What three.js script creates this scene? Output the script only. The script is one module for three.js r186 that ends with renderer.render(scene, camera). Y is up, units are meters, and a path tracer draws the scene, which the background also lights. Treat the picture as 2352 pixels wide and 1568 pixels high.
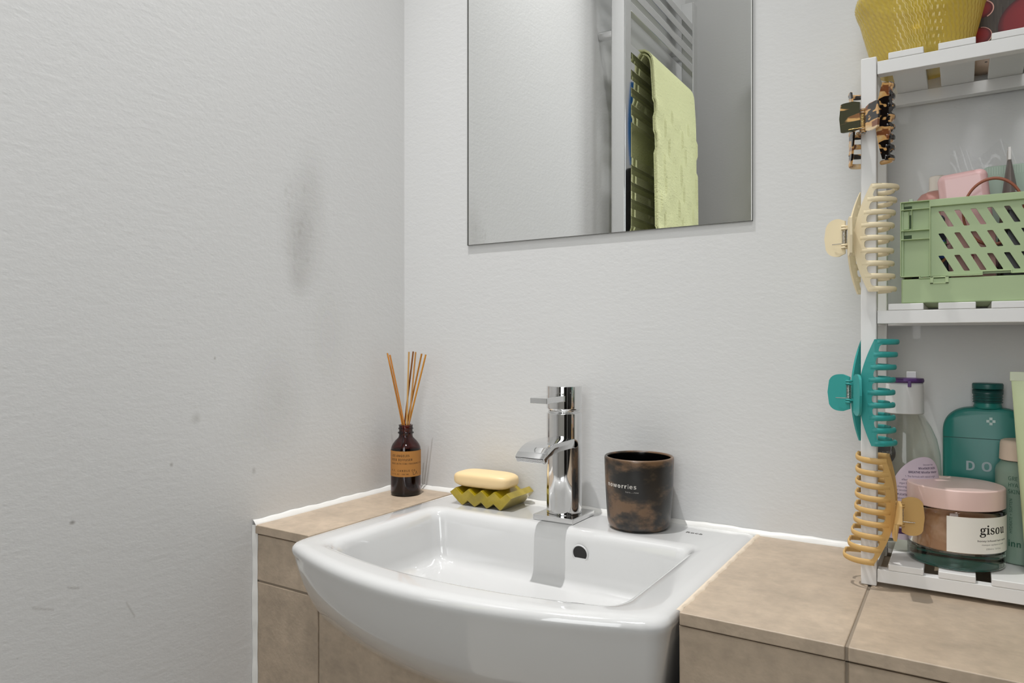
import * as THREE from 'three';
import { RoundedBoxGeometry } from 'three/addons/geometries/RoundedBoxGeometry.js';
import { mergeGeometries, toCreasedNormals, mergeVertices } from 'three/addons/utils/BufferGeometryUtils.js';
import { RectAreaLightUniformsLib } from 'three/addons/lights/RectAreaLightUniformsLib.js';
import { FontLoader } from 'three/addons/loaders/FontLoader.js';
import { TextGeometry } from 'three/addons/geometries/TextGeometry.js';

// ---------------------------------------------------------------- camera, lights, exposure
const H = 0.85;                                   // height of the tiled counter above the floor
const ROOM = { x: 1.70, z: 1.44, top: 2.00 };     // authored with the counter top at y = 0
const scene = new THREE.Scene();
scene.background = new THREE.Color(0x0a0a0a);
const camera = new THREE.PerspectiveCamera(2 * Math.atan(784 / 1649) * 180 / Math.PI, 1.5, 0.02, 20);
camera.position.set(0.788, H + 0.2398, 0.9188);
camera.rotation.set(0, 0.5599, 0);
scene.add(camera);
const renderer = new THREE.WebGLRenderer();
renderer.toneMapping = THREE.LinearToneMapping;
renderer.toneMappingExposure = 0.98;
renderer.shadowMap.enabled = true;
RectAreaLightUniformsLib.init();
const LAMPS = [   // x, z, size, nits, rgb
  { x: 0.22, z: 0.417, s: 0.075, cd: 9.6, beam: 27, c: [1, 0.99, 0.985] },
  { x: 0.95, z: 1.02, s: 0.36, i: 20, c: [0.985, 0.99, 1] },  // unseen round ceiling light, placed to soften the light on walls and counter
];
const FILL_WINDOW = { x0: 0.46, x1: 1.00, y0: 0.05, y1: 1.15, i: 2.6, c: [0.96, 0.985, 1] };   // added window behind the camera, glows as front fill light

// ---------------------------------------------------------------- helpers
let seed = 7;
const rnd = () => (seed = (seed * 16807) % 2147483647) / 2147483647;
const V2 = (x, y) => new THREE.Vector2(x, y);
const V3 = (x, y, z) => new THREE.Vector3(x, y, z);
const lerp = (a, b, t) => a + (b - a) * t;
const clamp = (x, a, b) => Math.min(b, Math.max(a, x));
const used = {};
function numbered(n) { const k = used[n] = (used[n] ?? -1) + 1; return k ? `${n}_${String(k).padStart(3, '0')}` : n; }
function shade(o) { o.castShadow = true; o.receiveShadow = true; return o; }
function thing(name, label, category, [x, y, z], group) {
  const o = new THREE.Group(); o.name = numbered(name); o.position.set(x, H + y, z); o.userData = { label, category };
  if (group) o.userData.group = group;
  o.base = [x, y, z]; scene.add(o); return o;
}
function part(t, name, geo, mat, label) {       // geometry authored in room coordinates (counter top = 0)
  const root = t.base ? t : t.root; const b = root.base;
  geo.translate(-b[0], -b[1], -b[2]);
  const m = shade(new THREE.Mesh(geo, mat)); m.name = name; m.root = root; if (label) m.userData.label = label;
  t.add(m); return m;
}
function struct(name, geo, mat, label) {
  const m = shade(new THREE.Mesh(geo, mat)); m.name = name; m.position.y = H; m.userData = { kind: 'structure' };
  if (label) m.userData.label = label;
  m.base = [0, 0, 0]; scene.add(m); return m;
}
const box = (x0, x1, y0, y1, z0, z1, r = 0, seg = 2) => {
  const w = x1 - x0, h = y1 - y0, d = z1 - z0;
  const g = r ? new RoundedBoxGeometry(w, h, d, seg, Math.min(r, w / 2.01, h / 2.01, d / 2.01)) : new THREE.BoxGeometry(w, h, d);
  g.translate((x0 + x1) / 2, (y0 + y1) / 2, (z0 + z1) / 2); return g;
};
const merge = (list) => mergeGeometries(list.map((g) => { const n = g.index ? g.toNonIndexed() : g; for (const k of Object.keys(n.attributes)) if (!['position', 'normal', 'uv'].includes(k)) n.deleteAttribute(k); return n; }));
const lathe = (pts, seg, x, y, z, sx = 1, sz = 1) => { const g = new THREE.LatheGeometry(pts.map((p) => V2(p[0], p[1])), seg); g.scale(sx, 1, sz); if (sx !== sz) g.computeVertexNormals(); g.translate(x, y, z); return g; };
function metric(geo, s = 1) {                     // uv in metres from the dominant axis of each face
  const g = geo.index ? geo.toNonIndexed() : geo, p = g.attributes.position, uv = new Float32Array(p.count * 2);
  const a = V3(), b = V3(), c = V3(), n = V3();
  for (let i = 0; i < p.count; i += 3) {
    a.fromBufferAttribute(p, i); b.fromBufferAttribute(p, i + 1); c.fromBufferAttribute(p, i + 2);
    n.copy(b).sub(a).cross(V3().copy(c).sub(a));
    const ax = Math.abs(n.x), ay = Math.abs(n.y), az = Math.abs(n.z);
    [a, b, c].forEach((q, k) => { const [u, v] = ax > ay && ax > az ? [q.z, q.y] : ay > az ? [q.x, q.z] : [q.x, q.y]; uv[(i + k) * 2] = u * s; uv[(i + k) * 2 + 1] = v * s; });
  }
  g.setAttribute('uv', new THREE.BufferAttribute(uv, 2)); return g;
}
function gridGeo(nu, nv, f, closeU = false) {     // f(i, j) -> [x, y, z]
  const pos = [], uv = [], idx = [], cols = closeU ? nu : nu + 1;
  for (let j = 0; j <= nv; j++) for (let i = 0; i < cols; i++) { pos.push(...f(i, j)); uv.push(i / nu, j / nv); }
  for (let j = 0; j < nv; j++) for (let i = 0; i < nu; i++) {
    const a = j * cols + i, b = j * cols + (closeU ? (i + 1) % nu : i + 1), c = a + cols, d = b + cols; idx.push(a, b, c, b, d, c);
  }
  const g = new THREE.BufferGeometry(); g.setAttribute('position', new THREE.Float32BufferAttribute(pos, 3)); g.setAttribute('uv', new THREE.Float32BufferAttribute(uv, 2));
  g.setIndex(idx); g.computeVertexNormals(); return g;
}
function tube(points, r, seg = 24, rad = 8, closed = false) { return new THREE.TubeGeometry(new THREE.CatmullRomCurve3(points.map((p) => V3(...p)), closed), seg, r, rad, closed); }
function rod(a, b, r0, r1 = r0, seg = 12) {
  const A = V3(...a), B = V3(...b), d = B.clone().sub(A), g = new THREE.CylinderGeometry(r1, r0, d.length(), seg);
  g.applyQuaternion(new THREE.Quaternion().setFromUnitVectors(V3(0, 1, 0), d.clone().normalize())); g.translate((A.x + B.x) / 2, (A.y + B.y) / 2, (A.z + B.z) / 2); return g;
}
function extrude(shape, depth, bevel = 0, seg = 2, curveSegments = 12) {
  return new THREE.ExtrudeGeometry(shape, { depth: depth - 2 * bevel, bevelEnabled: bevel > 0, bevelThickness: bevel, bevelSize: bevel, bevelOffset: -bevel, bevelSegments: seg, curveSegments }).translate(0, 0, bevel);
}
const poly = (pts) => new THREE.Shape(pts.map((p) => V2(...p)));
// tileable value noise, and textures made from it
function noiseField(n, cells, octaves, gain = 0.5) {
  const out = new Float32Array(n * n); let amp = 1, sum = 0;
  for (let o = 0; o < octaves; o++) {
    const c = cells << o, lat = Float32Array.from({ length: c * c }, rnd);
    for (let y = 0; y < n; y++) for (let x = 0; x < n; x++) {
      const fx = x / n * c, fy = y / n * c, ix = Math.floor(fx), iy = Math.floor(fy); let tx = fx - ix, ty = fy - iy; tx = tx * tx * (3 - 2 * tx); ty = ty * ty * (3 - 2 * ty);
      const A = lat[(iy % c) * c + ix % c], B = lat[(iy % c) * c + (ix + 1) % c], C = lat[((iy + 1) % c) * c + ix % c], D = lat[((iy + 1) % c) * c + (ix + 1) % c];
      out[y * n + x] += amp * lerp(lerp(A, B, tx), lerp(C, D, tx), ty);
    }
    sum += amp; amp *= gain;
  }
  for (let i = 0; i < out.length; i++) out[i] /= sum; return out;
}
function dataTex(n, f, srgb, rx = 1, ry = rx) {
  const d = new Uint8Array(n * n * 4);
  for (let y = 0; y < n; y++) for (let x = 0; x < n; x++) { const c = f(x, y), i = (y * n + x) * 4; d[i] = c[0]; d[i + 1] = c[1]; d[i + 2] = c[2]; d[i + 3] = c[3] ?? 255; }
  const t = new THREE.DataTexture(d, n, n); t.wrapS = t.wrapT = THREE.RepeatWrapping; t.magFilter = THREE.LinearFilter; t.minFilter = THREE.LinearFilter; t.repeat.set(rx, ry);
  if (srgb) t.colorSpace = THREE.SRGBColorSpace; t.needsUpdate = true; return t;
}
function canvasTex(w, h, draw) {
  const c = document.createElement('canvas'); c.width = w; c.height = h; const g = c.getContext('2d'); draw(g, w, h);
  const t = new THREE.CanvasTexture(c); t.colorSpace = THREE.SRGBColorSpace; t.magFilter = THREE.LinearFilter; return t;
}
const std = (color, roughness = 0.5, o = {}) => new THREE.MeshStandardMaterial({ color, roughness, ...o });
const phys = (color, roughness = 0.5, o = {}) => new THREE.MeshPhysicalMaterial({ color, roughness, ...o });

// ---------------------------------------------------------------- materials
const nA = noiseField(512, 32, 4, 0.6), nB = noiseField(512, 6, 6, 0.55), nC = noiseField(256, 4, 6, 0.6);
const rollerBump = dataTex(512, (x, y) => { const v = nA[y * 512 + x] * 255; return [v, v, v]; }, false, 4.4, 7.5);
const wallPaint = std(0xdddddc, 0.62, { bumpMap: rollerBump, bumpScale: 0.00018 });
// left wall: the same paint with the scuffs, dents and dirty smears it carries
const leftWallTex = canvasTex(1600, 1600, (g, w, h) => {
  g.fillStyle = '#dddddc'; g.fillRect(0, 0, w, h);
  const P = (z, y) => [z / 1.6 * w, (1 - (y + 0.85) / 2.6) * h];
  const blot = (z, y, rz, ry, a, col = '120,116,110') => { const [cx, cy] = P(z, y); g.save(); g.translate(cx, cy); g.scale(rz / 1.6 * w, ry / 2.6 * h); const q = g.createRadialGradient(0, 0, 0, 0, 0, 1); q.addColorStop(0, `rgba(${col},${a})`); q.addColorStop(1, `rgba(${col},0)`); g.fillStyle = q; g.beginPath(); g.arc(0, 0, 1, 0, 7); g.fill(); g.restore(); };
  blot(0.215, 0.40, 0.05, 0.10, 0.16); blot(0.222, 0.37, 0.03, 0.07, 0.13); blot(0.20, 0.47, 0.035, 0.07, 0.08); blot(0.225, 0.325, 0.025, 0.03, 0.12);
  blot(0.26, 0.16, 0.06, 0.10, 0.10); blot(0.17, 0.25, 0.05, 0.12, 0.06); blot(0.384, 0.146, 0.008, 0.009, 0.22); blot(0.31, 0.12, 0.05, 0.05, 0.05);
  blot(0.527, 0.0506, 0.004, 0.003, 0.7); blot(0.416, 0.095, 0.003, 0.003, 0.5); blot(0.358, 0.219, 0.002, 0.002, 0.6); blot(0.30, 0.07, 0.004, 0.006, 0.3);
  for (let i = 0; i < 26; i++) blot(0.2 + rnd() * 0.05, 0.33 + rnd() * 0.13, 0.002 + rnd() * 0.004, 0.003 + rnd() * 0.008, 0.05 + rnd() * 0.07);
  for (let i = 0; i < 60; i++) blot(rnd() * 0.7, rnd() * 0.7 - 0.15, 0.0012, 0.0012, 0.25 * rnd());
  g.strokeStyle = 'rgba(120,116,110,0.25)'; g.lineWidth = 1.2;
  for (const [z, y, dz, dy] of [[0.545, -0.035, 0.02, 0.008], [0.52, -0.02, 0.012, 0.004], [0.46, -0.07, 0.01, 0.02]]) { g.beginPath(); g.moveTo(...P(z, y)); g.lineTo(...P(z + dz, y + dy)); g.stroke(); }
});
leftWallTex.wrapS = leftWallTex.wrapT = THREE.RepeatWrapping; leftWallTex.repeat.set(1 / 1.6, 1 / 2.6); leftWallTex.offset.set(0, 0.85 / 2.6);
const wallLeftMat = std(0xffffff, 0.62, { map: leftWallTex, bumpMap: rollerBump, bumpScale: 0.00018 });
const tileTex = dataTex(512, (x, y) => {
  const v = nB[y * 512 + x], f = nA[y * 512 + x], s = nA[((y * 3) % 512) * 512 + (x % 512)];
  const k = 0.90 + 0.16 * (v - 0.5) + 0.13 * (f - 0.5) + 0.05 * (s - 0.5);
  return [clamp(203 * k, 0, 255), clamp(183 * k, 0, 255), clamp(160 * k, 0, 255)];
}, true, 3.3);
const tileBump = dataTex(256, (x, y) => { const v = nA[(y * 2) * 512 + x * 2] * 255; return [v, v, v]; }, false, 9);
const tileMat = std(0xffffff, 0.42, { map: tileTex, bumpMap: tileBump, bumpScale: 0.0002 });
const tileEdgeMat = std(0xb9a894, 0.6);
const groutMat = std(0x8f8272, 0.9);
const sealantMat = std(0xe9e8e4, 0.35);
const beigeSealantMat = std(0xe2d2bd, 0.6);
const ceramic = phys(0xd6d6d5, 0.12, { clearcoat: 1, clearcoatRoughness: 0.03 });
const chrome = std(0xe6e6e6, 0.045, { metalness: 1 });
const whitePaint = std(0xe9e8e6, 0.42);
const blackMat = std(0x0b0b0b, 0.3);
const steel = std(0xb9b6b0, 0.25, { metalness: 1 });

// ---------------------------------------------------------------- room shell
{
  const { x: X, z: Z, top } = ROOM, w = 0.1, f = -0.85;
  struct('wall_back', metric(box(-w, X + w, f, top, -w, 0)), wallPaint);
  struct('wall_left', metric(box(-w, 0, f, top, 0, Z)), wallLeftMat);
  struct('wall_right', metric(box(X, X + w, f, top, 0, Z)), wallPaint);
  const W = FILL_WINDOW;
  struct('wall_front', metric(merge([box(-w, W.x0, f, top, Z, Z + w), box(W.x1, X + w, f, top, Z, Z + w), box(W.x0, W.x1, f, W.y0, Z, Z + w), box(W.x0, W.x1, W.y1, top, Z, Z + w)])), wallPaint);
  const win = struct('added_window_1', merge([box(W.x0, W.x0 + 0.04, W.y0, W.y1, Z + 0.02, Z + 0.07), box(W.x1 - 0.04, W.x1, W.y0, W.y1, Z + 0.02, Z + 0.07), box(W.x0 + 0.04, W.x1 - 0.04, W.y0, W.y0 + 0.04, Z + 0.02, Z + 0.07), box(W.x0 + 0.04, W.x1 - 0.04, W.y1 - 0.04, W.y1, Z + 0.02, Z + 0.07)]), std(0xe9e8e6, 0.4), 'added frosted window behind the camera for soft fill light');
  part(win, 'pane', box(W.x0 + 0.04, W.x1 - 0.04, W.y0 + 0.04, W.y1 - 0.04, Z + 0.042, Z + 0.048), std(0xffffff, 0.6, { emissive: new THREE.Color(...W.c), emissiveIntensity: 1.0 }), 'glowing sheet of the added window, a fill light');
  const wl = new THREE.RectAreaLight(new THREE.Color().setRGB(...W.c), W.i, W.x1 - W.x0 - 0.08, W.y1 - W.y0 - 0.08);
  wl.position.set((W.x0 + W.x1) / 2, H + (W.y0 + W.y1) / 2, Z + 0.03); wl.lookAt((W.x0 + W.x1) / 2, H + (W.y0 + W.y1) / 2, 0); wl.castShadow = true; wl.name = 'window_fill_light'; scene.add(wl);  // area light of the added window, fills the shelf and basin front
  struct('ceiling', metric(box(-w, X + w, top, top + w, -w, Z + w)), std(0xe6e5e2, 0.8));
  struct('floor', metric(box(-w, X + w, f - w, f, -w, Z + w)), std(0xcfcac2, 0.5));
  // unseen dark door on the right wall, placed to darken bands in the chrome
  const d = struct('unseen_door_1', box(X - 0.036, X, f, f + 2.0, 0.42, 1.26, 0.003), std(0x2b2826, 0.4), 'unseen dark door, placed to darken bands in the chrome');
  for (const [a, b] of [[-0.72, -0.1], [0.02, 1.05]]) part(d, 'panel', box(X - 0.042, X - 0.03, a, b, 0.54, 1.14, 0.004), std(0x262321, 0.4));
  part(d, 'door_handle', merge([rod([X - 0.09, 0.1, 0.50], [X - 0.09, 0.1, 0.62], 0.009), rod([X - 0.09, 0.1, 0.50], [X - 0.03, 0.1, 0.50], 0.009)]), chrome);
  const d2 = struct('unseen_door_2', box(1.06, 1.66, f, f + 2.0, Z - 0.036, Z, 0.003), std(0x2b2826, 0.4), 'unseen dark door, placed to darken more of the tap chrome');  // second unseen dark door, placed to widen the dark band in the tap
  for (const [a, b] of [[-0.72, -0.1], [0.02, 1.05]]) part(d2, 'panel', box(1.16, 1.56, a, b, Z - 0.042, Z - 0.03, 0.004), std(0x262321, 0.4));
  const tr = struct('trim_1', metric(merge([box(X - 0.02, X, f, f + 2.06, 0.35, 0.42), box(X - 0.02, X, f, f + 2.06, 1.26, 1.33), box(X - 0.02, X, f + 2.0, f + 2.06, 0.42, 1.26)])), whitePaint);  // frame around the unseen dark door
}
// ceiling lamps, both out of view
LAMPS.forEach((L, k) => {
  const y = ROOM.top, r = L.s / 2;
  const t = thing(k ? 'unseen_ceiling_light' : 'downlight', k ? 'unseen round ceiling light, placed to soften the light in the room' : 'small recessed ceiling downlight above the basin corner', 'ceiling light', [L.x, y, L.z]);
  const ring = lathe([[r * 1.02, -0.001], [r * 1.5, -0.001], [r * 1.46, -0.008], [r * 1.1, -0.010], [r * 1.02, -0.006], [r * 1.02, -0.001]], 48, L.x, y, L.z);
  part(t, 'trim_ring', ring, whitePaint);
  const g = new THREE.CylinderGeometry(r, r, 0.003, 48); g.translate(L.x, y - 0.0035, L.z);
  part(t, 'diffuser', g, std(0xffffff, 0.5, { emissive: 0xffffff, emissiveIntensity: 3 }));
  const q = L.s * 0.88, col = new THREE.Color().setRGB(...L.c);
  const a = L.cd ? new THREE.SpotLight(col, L.cd, 0, THREE.MathUtils.degToRad(L.beam), 1, 2) : new THREE.RectAreaLight(col, L.i, q, q);
  a.position.set(L.x, H + y - 0.014, L.z);
  if (L.cd) { a.target.position.set(L.x, H, L.z); scene.add(a.target); a.shadow.radius = 0.5; a.shadow.mapSize.set(2048, 2048); a.shadow.bias = -0.0005; } else a.lookAt(L.x, H, L.z);
  a.castShadow = true; a.name = 'lamp_light'; scene.add(a);
});

// ---------------------------------------------------------------- tiled counter
const BX = { l: 0.104, r: 0.572 };                // basin sides
{
  const t = thing('tiled_counter', 'beige stone-tiled counter boxed in along the wall around the white basin', 'counter', [0.85, -0.85, 0.15]);
  part(t, 'core', merge([box(0.002, 0.097, -0.85, -0.013, 0.002, 0.286), box(0.582, 1.69, -0.85, -0.013, 0.002, 0.286), box(0.097, 0.582, -0.85, -0.20, 0.002, 0.20)]), groutMat);
  const tile = (...a) => part(t, 'tile', metric(box(...a, 0.0011, 2)), tileMat);
  tile(0.001, 0.1045, -0.0115, 0, 0.001, 0.3007);
  tile(0.5755, 0.7098, -0.0115, 0, 0.001, 0.3007);
  tile(0.7122, 1.140, -0.0115, 0, 0.001, 0.3007);
  tile(1.142, 1.69, -0.0115, 0, 0.001, 0.3007);
  const face = (pts, z = 0.2985) => { const g = extrude(poly(pts), 0.011, 0.0008, 1); g.translate(0, 0, z - 0.011); part(t, 'tile', metric(g), tileMat); };
  const bot = (x) => -0.094 - 0.036 * (1 - ((x - 0.338) / 0.234) ** 2);
  face([[0.001, -0.0725], [0.112, -0.0725], [0.1055, -0.0132], [0.001, -0.0132]]);
  face([[0.001, -0.372], [0.1178, -0.372], [0.1178, -0.100], [0.1138, -0.0748], [0.001, -0.0748]]);
  const curve = []; for (let i = 0; i <= 24; i++) { const x = lerp(0.5585, 0.1195, i / 24); curve.push([x, bot(x) + 0.006]); }
  face([[0.1195, -0.372], [0.5585, -0.372], ...curve]);
  face([[0.5765, -0.312], [0.7098, -0.312], [0.7098, -0.0132], [0.5745, -0.0132]]);
  face([[0.7122, -0.312], [1.140, -0.312], [1.140, -0.0136], [0.7122, -0.0136]]);
  face([[1.142, -0.312], [1.69, -0.312], [1.69, -0.0136], [1.142, -0.0136]]);
  face([[0.5598, -0.372], [0.5755, -0.372], [0.5755, -0.078], [0.5598, -0.098]]);
  for (const [a, b] of [[0.001, 0.1178], [0.1195, 0.5585], [0.5598, 1.140], [1.142, 1.69]]) {
    face([[a, -0.672], [b, -0.672], [b, -0.375], [a, -0.375]].map(([x, y]) => [x, a > 0.5 && y > -0.5 ? Math.min(y, -0.375) : y]));
    face([[a, -0.845], [b, -0.845], [b, -0.674], [a, -0.674]]);
  }
  for (const b of [[0.7085, 0.7135, -0.012, -0.0013, 0.003, 0.2985], [0.7085, 0.7135, -0.3, -0.014, 0.28, 0.2965], [0.001, 0.113, -0.0755, -0.0715, 0.28, 0.2972]]) part(t, 'grout', box(...b), groutMat);
  for (const k of [0, 1, 2]) part(t, 'sealant', metric((() => {      // beads of white sealant along both walls
    const L = [[0.0008, 0.302, 'z'], [0.0008, 0.706, 'x'], [-0.36, 0.0, 'y']][k];
    return gridGeo(60, 5, (i, j) => {
      const s = lerp(L[0], L[1], i / 60), n = 0.00035 * Math.sin(s * 61 + k) + 0.00025 * Math.sin(s * 190), a = [[0.0003, 0.0062], [0.0016, 0.0058], [0.0034, 0.0040], [0.0050, 0.0019], [0.0060, 0.0006], [0.0064, -0.001]][j];
      const p = Math.max(0.0002, a[0] + (j > 1 ? n : 0)), q = a[1] + (j < 3 ? n * 1.5 : 0);
      return L[2] === 'z' ? [p, q, s] : L[2] === 'x' ? [s, q, p] : [p, s, 0.2985 + Math.max(0.0004, q * 0.7)];
    });
  })()), std(0xe9e8e4, 0.35, { side: THREE.DoubleSide }), 'white sealant bead');
  part(t, 'edge_filler', gridGeo(70, 3, (i, j) => { const z = lerp(0.006, 0.3, i / 70), n = 0.0007 * Math.sin(z * 170) + 0.0005 * Math.sin(z * 411); return [[0.5722, 0.0005][0] + [0, 0.0012, 0.0030, 0.0044][j] + (j > 1 ? n : 0), [0.0012, 0.0016, 0.0013, -0.0002][j], z]; }), std(0xe2d2bd, 0.6, { side: THREE.DoubleSide }), 'crumbling cream filler strip');
}

// ---------------------------------------------------------------- basin
{
  const t = thing('basin', 'white ceramic semi-recessed basin with a bowed front set into the counter', 'basin', [0.338, -0.14, 0.19]);
  const loop = (o) => {
    const { xl, xr, zb, zs, zm, rb, rf } = o, xc = (xl + xr) / 2, hw = (xr - xl) / 2, pts = [];
    const zf = (x) => zs + (zm - zs) * (1 - ((x - xc) / hw) ** 2);
    const line = (a, b, n) => { for (let i = 0; i < n; i++) pts.push([lerp(a[0], b[0], i / n), lerp(a[1], b[1], i / n)]); };
    const bez = (a, c, b, n) => { for (let i = 0; i < n; i++) { const s = i / n; pts.push([(1 - s) ** 2 * a[0] + 2 * s * (1 - s) * c[0] + s * s * b[0], (1 - s) ** 2 * a[1] + 2 * s * (1 - s) * c[1] + s * s * b[1]]); } };
    line([xl + rb, zb], [xr - rb, zb], 20); bez([xr - rb, zb], [xr, zb], [xr, zb + rb], 8);
    line([xr, zb + rb], [xr, zf(xr) - rf], 12); bez([xr, zf(xr) - rf], [xr, zf(xr - rf * 0.3)], [xr - rf, zf(xr - rf)], 10);
    for (let i = 0; i < 36; i++) { const x = lerp(xr - rf, xl + rf, i / 36); pts.push([x, zf(x)]); }
    bez([xl + rf, zf(xl + rf)], [xl, zf(xl + rf * 0.3)], [xl, zf(xl) - rf], 10); line([xl, zf(xl) - rf], [xl, zb + rb], 12); bez([xl, zb + rb], [xl, zb], [xl + rb, zb], 8);
    return pts;
  };
  const R = (xl, xr, zb, zs, zm, rb, rf, y) => ({ xl, xr, zb, zs, zm, rb, rf, y });
  const rings = [R(0.32, 0.36, 0.20, 0.22, 0.225, 0.01, 0.01, -0.0745), R(0.25, 0.43, 0.16, 0.25, 0.27, 0.02, 0.02, -0.0735), R(0.178, 0.497, 0.128, 0.283, 0.312, 0.02, 0.03, -0.0705), R(0.168, 0.507, 0.119, 0.292, 0.322, 0.018, 0.03, -0.0675), R(0.161, 0.512, 0.113, 0.298, 0.329, 0.018, 0.03, -0.060),
    R(0.158, 0.514, 0.111, 0.301, 0.332, 0.018, 0.03, -0.048), R(0.153, 0.519, 0.107, 0.307, 0.338, 0.018, 0.028, -0.016), R(0.150, 0.5215, 0.104, 0.310, 0.341, 0.018, 0.028, -0.0075), R(0.146, 0.525, 0.1005, 0.314, 0.345, 0.020, 0.028, -0.002), R(0.140, 0.531, 0.095, 0.318, 0.350, 0.022, 0.027, 0.0006), R(0.134, 0.537, 0.088, 0.321, 0.354, 0.024, 0.026, 0.0012),
    R(0.120, 0.556, 0.008, 0.323, 0.372, 0.01, 0.022, 0.0012), R(0.1125, 0.5635, 0.004, 0.3255, 0.378, 0.006, 0.020, 0.0008), R(0.1065, 0.5695, 0.0015, 0.328, 0.3825, 0.004, 0.019, -0.0012), R(0.1035, 0.5725, 0.0004, 0.3298, 0.3853, 0.003, 0.018, -0.0045), R(0.1028, 0.5732, 0.0003, 0.3302, 0.3862, 0.003, 0.018, -0.0085), R(0.1034, 0.5726, 0.0003, 0.3294, 0.3855, 0.003, 0.018, -0.0125), R(0.1042, 0.5718, 0.0004, 0.3280, 0.3840, 0.003, 0.018, -0.0155)];
  const P = rings.map((r) => loop(r).map(([x, z]) => [x, r.y, z]));
  const last = P[P.length - 1];
  for (let k = 1; k <= 14; k++) {
    const s = k / 14;
    P.push(last.map(([x, , z]) => {
      const q = 1 - clamp(((x - 0.338) / 0.234) ** 2, 0, 1), yb = 0.124 + 0.027 * q, front = Math.max(0, z - 0.270);
      return [0.338 + (x - 0.338) * (1 - 0.075 * s - 0.01 * s * s), -0.0155 - (yb - 0.0155) * s, Math.min(z, 0.270) + front * (1 - 0.42 * s - 0.58 * s ** 3)];
    }));
  }
  const n = P[0].length, g = gridGeo(n, P.length - 1, (i, j) => P[j][i], true);
  const idx = Array.from(g.index.array), pos = Array.from(g.attributes.position.array), uv = Array.from(g.attributes.uv.array), c0 = pos.length / 3;
  pos.push(0.338, -0.0747, 0.21); uv.push(0, 0);
  for (let i = 0; i < n; i++) idx.push(c0, (i + 1) % n, i);
  const b = new THREE.BufferGeometry(); b.setAttribute('position', new THREE.Float32BufferAttribute(pos, 3)); b.setAttribute('uv', new THREE.Float32BufferAttribute(uv, 2)); b.setIndex(idx.reduce((a, v, i) => { if (i % 3 === 0) a.push(idx[i], idx[i + 2], idx[i + 1]); return a; }, [])); b.computeVertexNormals();
  part(t, 'bowl', b, ceramic);
  // overflow hole in the back of the bowl, its shade painted as a dark disc
  const hx = 0.3815, hy = -0.0262, hz = 0.1085, hole = new THREE.CylinderGeometry(0.0102, 0.0102, 0.0012, 40); hole.rotateX(Math.PI / 2 + 0.12); hole.translate(hx, hy, hz + 0.0006);
  part(t, 'overflow_hole', hole, std(0x1d1c1a, 0.55), 'overflow hole with its shade painted as a dark disc');
  const rim = new THREE.TorusGeometry(0.0104, 0.0010, 10, 40); rim.rotateX(0.12); rim.translate(hx, hy, hz + 0.0008); part(t, 'overflow_rim', rim, ceramic);
  const dr = new THREE.CylinderGeometry(0.021, 0.021, 0.003, 40); dr.translate(0.338, -0.0728, 0.20); part(t, 'drain', dr, chrome);
  const font = await new FontLoader().loadAsync('fonts/droid/droid_sans_bold.typeface.json');
  const tg = new TextGeometry('Roca', { font, size: 0.0055, depth: 0.0002, curveSegments: 3 }); tg.scale(1.25, 1, 1); tg.rotateX(-Math.PI / 2); tg.translate(0.4945, 0.0012, 0.0435);
  part(t, 'maker_mark', tg, std(0x5c5a58, 0.5), 'small grey printed maker mark');
}

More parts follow.
